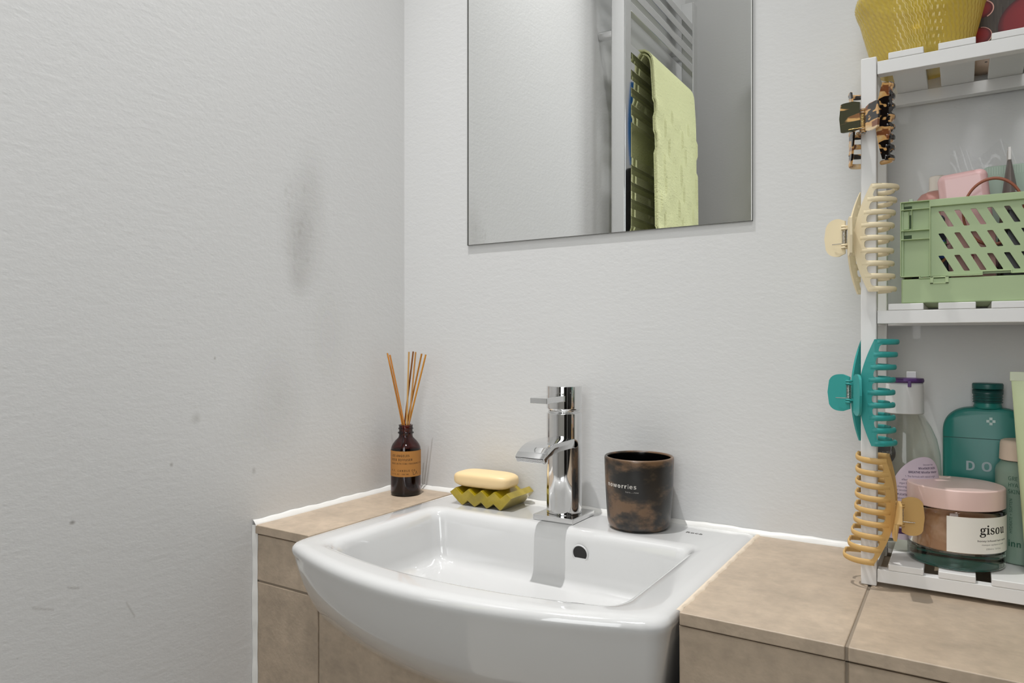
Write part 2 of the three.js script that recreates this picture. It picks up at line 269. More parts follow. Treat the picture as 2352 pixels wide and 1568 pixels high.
// ---------------------------------------------------------------- tap
{
  const x = 0.3295, z = 0.0535, R = 0.0240;
  const t = thing('mixer_tap', 'chrome single-lever mixer tap with a curved waterfall spout', 'tap', [x, 0.0014, z]);
  part(t, 'base_plate', box(0.2995, 0.3598, 0.0014, 0.0085, 0.0225, 0.0870, 0.0009, 2), chrome);
  part(t, 'body', lathe([[0.0001, 0.0085], [R - 0.0008, 0.0085], [R, 0.0093], [R, 0.1428], [R - 0.0008, 0.1438], [R - 0.004, 0.1442], [0.0001, 0.1442]], 72, x, 0, z), chrome);
  part(t, 'neck', lathe([[0.0001, 0.1440], [R - 0.0022, 0.1440], [R - 0.0022, 0.1475], [0.0001, 0.1475]], 64, x, 0, z), chrome);
  part(t, 'cap', lathe([[0.0001, 0.1470], [R - 0.0028, 0.1470], [R - 0.0018, 0.1476], [R, 0.1502], [R, 0.1790], [R - 0.001, 0.1799], [0.0001, 0.1800]], 72, x, 0, z), chrome);
  part(t, 'lever', box(x - 0.0125, x + 0.0125, 0.1600, 0.1678, z + 0.015, 0.1240, 0.0008, 2), chrome);
  const sh = new THREE.Shape(); sh.moveTo(0.060, 0.1102); sh.lineTo(0.100, 0.1102); sh.bezierCurveTo(0.122, 0.1100, 0.134, 0.1060, 0.1468, 0.0942); sh.lineTo(0.1425, 0.0876); sh.bezierCurveTo(0.132, 0.0955, 0.120, 0.0982, 0.098, 0.0983); sh.lineTo(0.060, 0.0983); sh.closePath();
  const g = extrude(sh, 0.0425, 0.0009, 2, 24); g.rotateY(-Math.PI / 2); g.translate(x + 0.02125, 0, 0);
  part(t, 'spout', toCreasedNormals(g, 0.5), chrome);
  // hatched outlet at the end of the spout
  const bars = []; for (let i = 0; i < 26; i++) { const bx = lerp(x - 0.0195, x + 0.0195, i / 25); bars.push(rod([bx - 0.0008, 0.0935, 0.1469], [bx + 0.0008, 0.0884, 0.1436], 0.00035, 0.00035, 5)); }
  for (let i = 0; i < 4; i++) { const k = (i + 0.5) / 4; bars.push(rod([x - 0.0195, lerp(0.0935, 0.0884, k), lerp(0.1469, 0.1436, k)], [x + 0.0195, lerp(0.0935, 0.0884, k), lerp(0.1469, 0.1436, k)], 0.00035, 0.00035, 5)); }
  const o = part(t, 'outlet', gridGeo(1, 1, (i, j) => [x + (i ? 0.0198 : -0.0198), j ? 0.0882 : 0.0938, (j ? 0.1432 : 0.1468) + 0.0002]), std(0x35342f, 0.5, { side: THREE.DoubleSide }));
  part(o, 'outlet_mesh', merge(bars), chrome);
}

// ---------------------------------------------------------------- soap and dish
{
  const t = thing('soap_dish', 'olive green zigzag ceramic soap dish under a cream soap bar', 'soap dish', [0.2, 0.0012, 0.04]);
  const top = [[0.148, 0.0172], [0.158, 0.0246], [0.170, 0.0164], [0.1812, 0.0246], [0.1928, 0.0166], [0.2036, 0.0247], [0.2149, 0.0168], [0.2252, 0.0248], [0.2362, 0.0170], [0.2472, 0.0252], [0.2548, 0.0190]];
  const bottom = [[0.2516, 0.0152], [0.2376, 0.0004], [0.2352, 0.0004], [0.2250, 0.0076], [0.2146, 0.0004], [0.2128, 0.0004], [0.2034, 0.0078], [0.1934, 0.0004], [0.1916, 0.0004], [0.1800, 0.0076], [0.1716, 0.0004], [0.1700, 0.0004], [0.164, 0.0042]];
  const g = extrude(poly([...top, ...bottom].map(([x, y]) => [x, y + 0.0012])), 0.064, 0.0011, 2); g.translate(0, 0, 0.007);
  const gl = dataTex(256, (x, y) => { const v = nC[y * 256 + x], k = 0.84 + 0.42 * (v - 0.35); return [clamp(170 * k, 0, 255), clamp(148 * k, 0, 255), clamp(14 * k + (v > 0.62 ? 24 : 0), 0, 255)]; }, true, 14);
  part(t, 'tray', metric(toCreasedNormals(g, 0.3)), phys(0xffffff, 0.28, { map: gl, clearcoat: 0.6, clearcoatRoughness: 0.15 }));
  const s = thing('soap_bar', 'cream rounded bar of soap resting on the olive dish', 'soap', [0.194, 0.026, 0.043]);
  const nu = 64, nv = 28, hw = 0.0485, hh = 0.0112, hd = 0.0245;
  const sg = gridGeo(nu, nv, (i, j) => {
    const a = i / nu * 2 * Math.PI, b = (j / nv - 0.5) * Math.PI, sp = (v, e) => Math.sign(v) * Math.abs(v) ** e;
    const cb = sp(Math.cos(b), 0.42); return [hw * cb * sp(Math.cos(a), 0.5), hh * sp(Math.sin(b), 0.62), -hd * cb * sp(Math.sin(a), 0.5)];
  }, true);
  sg.rotateY(0.03); sg.translate(0.194, 0.0374, 0.043); part(s, 'bar', sg, phys(0xf0d3a0, 0.42, { clearcoat: 0.15, clearcoatRoughness: 0.4, sheen: 0.2 }));
}

// ---------------------------------------------------------------- reed diffuser
{
  const x = 0.0462, z = 0.0500, R = 0.0234;
  const t = thing('diffuser_bottle', 'amber glass reed diffuser bottle with a tan paper label in the corner', 'bottle', [x, 0.0002, z]);
  const out = [[0.0001, 0], [R - 0.003, 0], [R - 0.0012, 0.0006], [R, 0.003], [R, 0.0690], [R - 0.0006, 0.0740], [R - 0.0028, 0.0790], [R - 0.0070, 0.0845], [0.0118, 0.0890], [0.0108, 0.0915], [0.0108, 0.0950], [0.0126, 0.0958], [0.0126, 0.0974], [0.0108, 0.0984], [0.0106, 0.1015], [0.0119, 0.1022], [0.0119, 0.1036], [0.0108, 0.1046], [0.0108, 0.1074], [0.0114, 0.1082], [0.0110, 0.1090]];
  const inn = [[0.0086, 0.1090], [0.0084, 0.0920], [0.0092, 0.0885], [R - 0.0090, 0.0835], [R - 0.0048, 0.0782], [R - 0.0024, 0.0730], [R - 0.0020, 0.0690], [R - 0.0020, 0.0065], [R - 0.0050, 0.0040], [0.0001, 0.0046]];
  const amber = phys(0xffffff, 0.03, { transmission: 1, thickness: 0.004, ior: 1.5, attenuationColor: new THREE.Color(0.34, 0.045, 0.004), attenuationDistance: 0.0021 });
  part(t, 'glass', lathe([...out, ...inn].map(([a, b]) => [a, b + 0.0002]), 64, x, 0, z), amber);
  part(t, 'liquid', lathe([[0.0001, 0.0050], [R - 0.0052, 0.0044], [R - 0.0021, 0.0070], [R - 0.0021, 0.0720], [0.0001, 0.0720]], 48, x, 0, z), phys(0x2a0a03, 0.1, { transmission: 0.55, thickness: 0.02, ior: 1.36, attenuationColor: new THREE.Color(0.25, 0.04, 0.008), attenuationDistance: 0.015 }));
  const lab = canvasTex(1400, 420, (g, w, h) => {
    g.fillStyle = '#b07a3c'; g.fillRect(0, 0, w, h);
    for (let i = 0; i < 2600; i++) { g.fillStyle = `rgba(${rnd() < 0.5 ? '90,55,20' : '215,165,100'},0.10)`; g.fillRect(rnd() * w, rnd() * h, 2 + rnd() * 7, 1.5); }
    g.fillStyle = '#1e1008'; g.textBaseline = 'alphabetic';
    const L = (s, x, y, px, sx, sp) => { g.save(); g.translate(x, y); g.scale(sx, 1); g.font = `bold ${px}px sans-serif`; let q = 0; for (const ch of s) { g.fillText(ch, q, 0); q += g.measureText(ch).width + sp; } g.restore(); };
    const x0 = 590;
    L('LOS ANGELES', x0, 92, 52, 0.74, 8); L('REED DIFFUSER', x0, 158, 52, 0.72, 9); L('MADE WITH FINE FRAGRANCE OIL', x0, 216, 38, 0.66, 8);
    L('P.F. CANDLE CO.', x0, 334, 44, 0.78, 14); L('3.5 FL OZ · 103 ML', x0, 388, 32, 0.74, 8);
    g.strokeStyle = '#1e1008'; g.lineWidth = 6; g.beginPath(); g.moveTo(952, 340); g.lineTo(958, 388); g.quadraticCurveTo(985, 392, 1000, 372); g.lineTo(1016, 338); g.lineTo(1030, 386); g.stroke();
  });
  const lg = new THREE.CylinderGeometry(R + 0.0002, R + 0.0002, 0.0395, 64, 1, true, THREE.MathUtils.degToRad(-170), THREE.MathUtils.degToRad(350)); lg.translate(x, 0.0505, z);
  part(t, 'label', lg, std(0xffffff, 0.8, { map: lab }), 'tan paper label with dark lettering');
  const reedMat = std(0xc8832a, 0.6), tips = [[0.0150, 0.2212, 0.058], [0.0238, 0.2186, 0.062], [0.0500, 0.2235, 0.047], [0.0512, 0.2240, 0.038], [0.0578, 0.2232, 0.040], [0.0651, 0.2205, 0.034], [0.0710, 0.2192, 0.031]];
  const looks = ['leftmost thin amber reed leaning left from the diffuser bottle', 'second amber reed from the left in the diffuser bottle', 'pale upright reed left of the dark middle one in the diffuser bottle', 'dark brown upright reed in the middle of the diffuser bottle', 'pale reed right of the dark middle one in the diffuser bottle', 'second amber reed from the right in the diffuser bottle', 'rightmost amber reed leaning right from the diffuser bottle'];
  tips.forEach((p, i) => {
    const dx = p[0] - x, dz = p[2] - z, k = (0.1085 - 0.010) / (p[1] - 0.010), f = Math.hypot(dx, dz) || 1;
    // pass through the neck (inside radius 7 mm), foot on the far side of the base
    const na = [3.9, 4.9, 5.7, 2.7, 0.35, 1.95, 1.15][i], nx = x + 0.0052 * Math.cos(na), nz = z - 0.0052 * Math.sin(na), m = (0.1085 - 0.0075) / (p[1] - 0.1085);
    const fx = clamp(nx - (p[0] - nx) * m, x - 0.016, x + 0.016), fz = clamp(nz - (p[2] - nz) * m, z - 0.012, z + 0.012);
    const o = thing('reed', looks[i], 'reed', [fx, 0.0075, fz], 'reeds in the diffuser bottle');
    const c = [0xc98428, 0xc07c30, 0xc99a56, 0x8a5216, 0xc08a48, 0xb87818, 0xcd8c2a][i];
    part(o, 'stick', tube([[fx, 0.0075, fz], [nx, 0.1085, nz], p], 0.0013, 12, 8), i === 0 ? reedMat : std(c, 0.6));
  });
}

// ---------------------------------------------------------------- candle cup
{
  const x = 0.4345, z = 0.0462, S = 0.0012;
  const t = thing('candle_cup', 'mottled black and brown ceramic cup with white lettering behind the basin', 'cup', [x, S, z]);
  const prof = [[0.0001, 0], [0.033, 0], [0.0365, 0.0012], [0.0390, 0.0045], [0.0403, 0.010], [0.0418, 0.030], [0.0432, 0.055], [0.0442, 0.080], [0.0444, 0.0885], [0.0440, 0.0905], [0.0428, 0.0915], [0.0412, 0.0912], [0.0404, 0.0900], [0.0400, 0.0840], [0.0392, 0.050], [0.0382, 0.012], [0.0360, 0.0070], [0.0001, 0.0065]];
  const n2 = noiseField(512, 5, 6, 0.58), n3 = noiseField(512, 24, 4, 0.6);
  const tex = dataTex(512, (u, v) => {
    const b = n2[v * 512 + u], f = n3[v * 512 + u]; let k = clamp((b - 0.40) * 4.2 + (f - 0.5) * 1.2, 0, 1);
    const du = u - 300, dv = v - 178; k *= 1 - 0.95 * Math.exp(-(du * du / 700 + dv * dv / 900)); if (v > 300) k *= 0.3;
    return [18 + 92 * k, 15 + 68 * k, 12 + 46 * k];
  }, true);
  // uv: the lathe's u runs round the cup; v along the profile
  const g = lathe(prof.map(([a, b]) => [a, b + S]), 80, x, 0, z); const uv = g.attributes.uv, pp = g.attributes.position;
  for (let i = 0; i < uv.count; i++) { const yy = pp.getY(i) - S; uv.setXY(i, uv.getX(i) * 1.0, yy / 0.16); }
  part(t, 'body', g, phys(0xffffff, 0.36, { map: tex, clearcoat: 0.35, clearcoatRoughness: 0.22, bumpMap: dataTex(256, (u, v) => { const q = nC[v * 256 + u] * 255; return [q, q, q]; }, false, 2), bumpScale: 0.0005 }));
  part(t, 'glazed_inside', lathe([[0.0399, 0.0895 + S], [0.0394, 0.0840 + S], [0.0386, 0.050 + S], [0.0376, 0.013 + S], [0.0352, 0.0085 + S], [0.0001, 0.0080 + S]], 64, x, 0, z), std(0x060606, 0.12, { side: THREE.DoubleSide }), 'glossy black inside');
  const txt = canvasTex(1024, 420, (q, w, h) => {
    q.clearRect(0, 0, w, h); q.fillStyle = '#d9d4cc'; q.font = 'bold 150px sans-serif';
    let a = 12; for (const ch of 'noworr') { q.fillText(ch, a, 190); a += q.measureText(ch).width * 1.06 + 6; }
    q.fillStyle = 'rgba(217,212,204,0.55)'; q.fillText('i', a, 190); q.clearRect(a - 4, 120, 60, 7); q.clearRect(a - 4, 150, 60, 7); a += 46; q.fillStyle = 'rgba(217,212,204,0.8)'; for (const ch of 'es') { q.fillText(ch, a, 190); a += q.measureText(ch).width * 1.06 + 6; }
    q.fillStyle = 'rgba(217,212,204,0.55)'; q.font = '58px sans-serif'; q.fillText('here.....now', 560, 300);
  });
  const lg = new THREE.CylinderGeometry(0.04375, 0.04325, 0.020, 40, 1, true, THREE.MathUtils.degToRad(-41), THREE.MathUtils.degToRad(74)); lg.translate(x, 0.0565, z);
  part(t, 'lettering', lg, std(0xffffff, 0.6, { map: txt, transparent: true }), 'thin white lettering');
}

// ---------------------------------------------------------------- wall mirror
{
  const x0 = 0.1316, x1 = 0.5672, y0 = 0.3900, y1 = 1.05, d = 0.0034;
  const t = thing('wall_mirror', 'frameless rectangular mirror on the back wall above the tap', 'mirror', [(x0 + x1) / 2, y0, 0.0]);
  part(t, 'glass', box(x0 + 0.0006, x1 - 0.0006, y0 + 0.0006, y1, 0.0012, d), std(0xf0f1f0, 0.0, { metalness: 1 }));
  part(t, 'backing', box(x0 + 0.0008, x1 - 0.0008, y0 + 0.0008, y1 - 0.001, 0.0001, 0.0012), std(0x4a4a46, 0.6));
  part(t, 'edge', merge([box(x0, x0 + 0.0026, y0, y1, 0.0012, d + 0.00025), box(x1 - 0.0007, x1, y0, y1, 0.0008, d + 0.0001), box(x0, x1, y0, y0 + 0.0006, 0.0008, d + 0.0001)]), std(0x60605c, 0.2), 'dark glass edge, its reflection painted as the wide left strip');  // wide left strip paints the edge reflected in the glass
  part(t, 'bevel', box(x1 - 0.0016, x1 - 0.0007, y0 + 0.0006, y1, d - 0.0002, d + 0.0002), std(0xf4f4f2, 0.2), 'bevelled edge with its highlight painted white');  // white colour stands for the highlight along the bevel
}

// ---------------------------------------------------------------- towel radiator and towel (seen in the mirror)
{
  const t = thing('towel_radiator', 'chrome flat-bar towel radiator on the left wall, seen in the mirror', 'radiator', [0, 0.30, 1.04]);
  const zA = 0.750, zB = 1.325, w = 0.040;
  for (const z of [zA, zB - w]) part(t, 'post', box(0.040, 0.078, 0.22, 1.30, z, z + w, 0.003), chrome);
  const tops = [1.229, 1.186, 1.143, 1.100, 0.995, 0.951, 0.906, 0.863, 0.817, 0.709, 0.666, 0.623, 0.579, 0.535, 0.43, 0.387, 0.344, 0.30];
  for (const y of tops) part(t, 'bar', box(0.060, 0.0765, y - 0.0215, y, zA + w - 0.001, zB - w + 0.001, 0.0015), chrome);
  for (const [y, z] of [[1.02, zA + 0.02], [1.02, zB - 0.02], [0.42, zA + 0.02], [0.42, zB - 0.02]]) part(t, 'bracket', rod([0.0006, y, z], [0.041, y, z], 0.012), chrome);
  const tw = thing('hanging_towel', 'light lime green towel folded over the radiator bars, seen in the mirror', 'towel', [0.07, 0.30, 1.05]);
  const path = [[0.034, 0.44], [0.034, 0.70], [0.036, 0.93], [0.046, 0.992], [0.068, 1.006], [0.089, 0.992], [0.098, 0.93], [0.104, 0.70], [0.110, 0.40], [0.113, 0.28]];
  const crv = new THREE.CatmullRomCurve3(path.map(([x, y]) => V3(x, y, 0)), false, 'centripetal');
  const sheet = (z0, z1, off, th) => {
    const nu = 44, nv = 110, P = [];
    for (let j = 0; j <= nv; j++) {
      const s = j / nv, p = crv.getPointAt(s), q = crv.getTangentAt(s), nx = -q.y, ny = q.x, row = [];
      const nrm = [q.y < 0 ? -q.y : -q.y, q.x];
      for (let i = 0; i <= nu; i++) {
        const a = i / nu, z = lerp(z0, z1, a) + (s > 0.55 ? 0.004 * (s - 0.55) * Math.sin(s * 30) : 0);
        const band = Math.floor(s * 26), stag = Math.floor(a * 5 + 0.6 * (band % 3));
        const rib = s > 0.55 && ((band + stag * 2) % 4 < 2) ? 0.0042 : 0, wv = 0.0025 * Math.sin(a * 9 + s * 3) * clamp((s - 0.56) * 5, 0, 1);
        row.push([p.x + (-q.y) * (off + rib + wv), p.y + q.x * (off + rib * 0.4), z]);
      }
      P.push(row);
    }
    const full = (i, j) => { // closed ring: outer then inner
      return j <= nv ? P[j][i] : (() => { const jj = 2 * nv + 1 - j, s = jj / nv, q = crv.getTangentAt(s); const o = P[jj][i]; return [o[0] + q.y * th, o[1] - q.x * th, o[2]]; })();
    };
    const faces = gridGeo(nu, 2 * nv + 1, full);
    const side = (i) => gridGeo(1, nv, (a, j) => full(i, a ? 2 * nv + 1 - j : j));
    return [faces, side(0), side(nu)];
  };
  const tm = std(0xf0f3bc, 0.9, { side: THREE.DoubleSide, bumpMap: rollerBump, bumpScale: 0.002 });
  part(tw, 'cloth', metric(toCreasedNormals(merge([...sheet(0.880, 1.218, 0.0075, 0.0045), ...sheet(0.888, 1.215, -0.0005, 0.0045)]), 0.35)), tm);
  // cloth out of view on the front wall, placed to colour the chrome bars
  const hook = (name, label, x0, x1, ya, yb, col) => {
    const o = thing(name, label, 'cloth', [(x0 + x1) / 2, ya, ROOM.z - 0.03]);
    part(o, 'drape', gridGeo(24, 20, (i, j) => { const a = i / 24, b = j / 20; return [lerp(x0, x1, a) + 0.01 * Math.sin(b * 3), lerp(yb, ya, b), ROOM.z - 0.03 - 0.012 * Math.sin(a * 16) - 0.008]; }), std(col, 0.9, { side: THREE.DoubleSide }));
    part(o, 'hook', rod([(x0 + x1) / 2, yb - 0.01, ROOM.z], [(x0 + x1) / 2, yb - 0.01, ROOM.z - 0.04], 0.006), chrome);
  };
  hook('unseen_blue_cloth', 'unseen blue cloth on the far wall, placed to tint the radiator chrome', 0.255, 0.338, 0.845, 1.13, 0x1f6fb5);
  hook('unseen_black_cloth', 'unseen black cloth below the blue one, placed to darken the radiator chrome', 0.255, 0.42, 0.10, 0.835, 0x0d0d0f);
}

// ---------------------------------------------------------------- slatted shelf unit
const SH = { x0: 0.7032, x1: 1.05, z0: 0.006, z1: 0.134, levels: [0.0046, 0.2572, 0.5010] };
const slatTop = (k) => SH.levels[k] + 0.0192;
{
  const t = thing('slatted_shelf', 'white painted three-tier slatted wooden shelf standing on the counter', 'shelf', [0.85, 0.0003, 0.07]);
  for (const [x, z] of [[SH.x0, 0.120], [SH.x0, 0.006], [SH.x1 - 0.014, 0.120], [SH.x1 - 0.014, 0.006]]) part(t, 'post', box(x, x + 0.014, 0.0003, 0.519, z, z + 0.014, 0.0011), whitePaint);
  for (const y of SH.levels) {
    for (const z of [0.1225, 0.0080]) part(t, 'rail', box(SH.x0 + 0.0145, SH.x1 - 0.0142, y, y + 0.0127, z, z + 0.0112, 0.0006), whitePaint);
    for (const x of [SH.x0 + 0.001, SH.x1 - 0.013]) part(t, 'side_rail', box(x, x + 0.012, y, y + 0.0127, 0.0202, 0.1198, 0.0006), whitePaint);
    for (let i = 0; i < 7; i++) { const x = 0.7273 + i * 0.04175; part(t, 'slat', box(x, x + 0.0298, y + 0.0128, y + 0.0192, 0.0078, 0.1338, 0.0008), whitePaint); }
  }
}

// ---------------------------------------------------------------- claw clips on the shelf post
function clawClip(label, o) {
  const d = o.dir, cy = o.y, hx = o.hx, zc = o.hz ?? 0.127, hh = o.half, phi = THREE.MathUtils.degToRad(o.turn ?? 0);
  const t = thing('claw_clip', label, 'hair clip', [hx, cy - hh, zc], 'claw clips on the shelf post');
  t.rotation.y = phi;
  const unturn = ([x, z]) => [hx + (x - hx) * Math.cos(phi) - (z - zc) * Math.sin(phi), zc + (x - hx) * Math.sin(phi) + (z - zc) * Math.cos(phi)];
  const prof = new THREE.CatmullRomCurve3((o.prof ?? [[0, 0.005], [0.15, 0.0125], [0.35, 0.0190], [0.55, 0.0212], [0.75, 0.0202], [0.90, 0.0162], [0.985, 0.0105], [1.0, 0.0060], [0.985, 0.0030]]).map(([a, b]) => V3(a, b, 0)));
  const at = (u) => prof.getPoint(clamp(u, 0, 1));
  // parameter of the profile where it reaches a given share of the reach
  const uOf = (share) => { let a = 0, b = 0.86; for (let i = 0; i < 24; i++) { const m = (a + b) / 2; if (at(m).x < share) a = m; else b = m; } return (a + b) / 2; };
  const yOf = (v) => cy + v * hh, sx = (v) => (o.skew ?? 0) * v;
  for (const side of [1, -1]) {
    const reach = (v) => (o.tip(v)) - 0, P = (v, share, off = 0, dy = 0) => {   // share along the reach at row v
      const p = at(uOf(share)), q = at(Math.min(1, uOf(share) + 0.02)), tx = q.x - p.x, tz = (q.y - p.y) / reach(v), L = Math.hypot(tx, tz) || 1;
      return [hx + d * (p.x * reach(v) - (tz / L) * off) + sx(v), yOf(v) + dy, zc + side * (p.y * (o.fat ?? 1) + (tx / L) * off)];
    };
    const th = 0.0010, nv = 14 * o.n, nu = 12;
    const rootShare = (v) => { const f = (v / 0.95 + 1) / 2 * (o.n - 1), w = Math.abs(Math.cos(Math.PI * clamp(f, 0, o.n - 1))); return (o.root(v) - 0.0010 + 0.0042 * w ** 5) / reach(v); };
    const front = (i, j) => { const v = lerp(-1, 1, j / nv), a = o.left(v) / reach(v), b = rootShare(v); return P(v, lerp(a, b, i / nu), th); };
    const back = (i, j) => { const v = lerp(-1, 1, j / nv), a = o.left(v) / reach(v), b = rootShare(v); return P(v, lerp(a, b, i / nu), -th); };
    const ring = 2 * nu + 2, fn = (i, j) => (i <= nu ? front(i, j) : back(ring - 1 - i, j));
    const cap = (j) => gridGeo(nu, 1, (i, k) => (k ? back(i, j) : front(i, j)));
    const plate = toCreasedNormals(merge([gridGeo(ring, nv, fn, true), cap(0), cap(nv)]), 0.7);
    const uvs = plate.attributes.uv, pp = plate.attributes.position; for (let i = 0; i < uvs.count; i++) uvs.setXY(i, pp.getX(i) * 24 + side * 0.3, pp.getY(i) * 24);
    const mat = o.mat;
    const jaw = part(t, 'jaw', plate, mat);
    for (let k = 0; k < o.n; k++) {
      const v = lerp(-0.95, 0.95, k / (o.n - 1)), NS = 16, NR = 10, a0 = (o.root(v) - 0.004) / reach(v), u0 = uOf(a0);
      const centre = (s) => { const u = lerp(u0, 1, s), p = at(u); return [hx + d * p.x * reach(v) + sx(v), yOf(v) + (o.droop ?? 0) * s * s, zc + side * p.y * (o.fat ?? 1)]; };
      const g = gridGeo(NR, NS + 2, (i, j) => {
        const s = clamp((j - 1) / NS, 0, 1), c = centre(s), c2 = centre(Math.min(1, s + 0.01)), c1 = centre(Math.max(0, s - 0.01)), tx = c2[0] - c1[0], tz = c2[2] - c1[2], L = Math.hypot(tx, tz) || 1, nx = -tz / L, nz = tx / L;
        const k2 = (j === 0 || j === NS + 2) ? 0.02 : Math.sqrt(clamp((1.02 - s) / 0.06, 0.02, 1)), ry = lerp(o.tooth * 1.1, o.tooth * 0.82, s) * k2, rn = lerp(0.0014, 0.0013, s) * k2, a = i / NR * 2 * Math.PI;
        return [c[0] + nx * rn * Math.sin(a), c[1] + ry * Math.cos(a), c[2] + nz * rn * Math.sin(a)];
      }, true);
      const uv2 = g.attributes.uv, p2 = g.attributes.position; for (let i = 0; i < uv2.count; i++) uv2.setXY(i, p2.getX(i) * 24 + side * 0.3, p2.getY(i) * 24);
      part(jaw, 'tooth', g, mat);
    }
    // handle of this jaw, flaring away from the hinge
    const hd0 = side > 0 ? o.frontHandle : o.rearHandle;
    if (hd0) {
      const hd = { ...hd0, from: unturn(hd0.from), to: unturn(hd0.to) };
      const nu2 = 14, nv2 = 18, hhf = hd.half;
      const pt = (i, j, off) => {
        const a = i / nu2, v = lerp(-1, 1, j / nv2), ex = hd.round ?? 3, q = Math.max(0, (a - 0.3) / 0.7), wv = v * hhf * (0.86 + 0.14 * Math.min(1, a / 0.3)) * (1 - q ** ex) ** (1 / ex), e = a, x = lerp(hd.from[0], hd.to[0], e), z = lerp(hd.from[1], hd.to[1], e) + (hd.bow ?? 0) * Math.sin(Math.PI * e), dx = hd.to[0] - hd.from[0], dz = hd.to[1] - hd.from[1], L = Math.hypot(dx, dz);
        return [x - dz / L * off + (hd.tilt ?? 0) * v, hd.y + wv, z + dx / L * off];
      };
      const r2 = 2 * nu2 + 2, gg = gridGeo(r2, nv2, (i, j) => (i <= nu2 ? pt(i, j, 0.0011) : pt(r2 - 1 - i, j, -0.0011)), true);
      const c3 = (j) => gridGeo(nu2, 1, (i, k) => pt(i, j, k ? -0.0011 : 0.0011));
      const hg = toCreasedNormals(merge([gg, c3(0), c3(nv2)]), 0.7); const u3 = hg.attributes.uv, p3 = hg.attributes.position; for (let i = 0; i < u3.count; i++) u3.setXY(i, p3.getX(i) * 24 + side * 0.2, p3.getY(i) * 24 + 0.3);
      part(t, 'handle', hg, mat);
    }
  }
  // spring, its pin and the hinge lugs
  const sp = [], ys = o.springY ?? cy; for (let i = 0; i <= 120; i++) { const a = i / 120 * 9 * 2 * Math.PI; sp.push([hx + 0.0021 * Math.cos(a), ys - 0.0065 + 0.013 * i / 120, zc + 0.0021 * Math.sin(a)]); }
  const arm = o.rearHandle ? tube([[hx, ys - 0.0065, zc + 0.002], ...[0.35, 0.6].map((k) => { const q = unturn([lerp(hx, o.rearHandle.to[0], k), lerp(zc, o.rearHandle.to[1], k) + 0.0024]); return [q[0], ys - 0.0066, q[1]]; })], 0.0004, 12, 6) : null;
  part(t, 'spring', merge([tube(sp, 0.00045, 220, 6), ...(arm ? [arm] : [])]), o.gold ? std(0xd8b878, 0.25, { metalness: 1 }) : steel, o.gold ? 'gold coloured spring' : 'steel spring');
  const lug = []; for (const yy of [-0.0105, -0.0080, 0.0080, 0.0105]) lug.push(lathe([[0.0001, -0.0010], [0.0030, -0.0010], [0.0032, 0], [0.0030, 0.0010], [0.0001, 0.0010]], 16, hx, ys + yy, zc));
  lug.push(rod([hx, ys - 0.0115, zc], [hx, ys + 0.0115, zc], 0.0012));
  for (const yy of [-0.0080, 0.0080]) { lug.push(box(Math.min(hx, hx + d * 0.006), Math.max(hx, hx + d * 0.006), ys + yy - 0.001, ys + yy + 0.001, zc + 0.001, zc + 0.007)); lug.push(box(Math.min(hx, hx + d * 0.006), Math.max(hx, hx + d * 0.006), ys + yy * 1.3 - 0.001, ys + yy * 1.3 + 0.001, zc - 0.007, zc - 0.001)); }
  part(t, 'hinge', merge(lug), o.mat);
  return t;
}
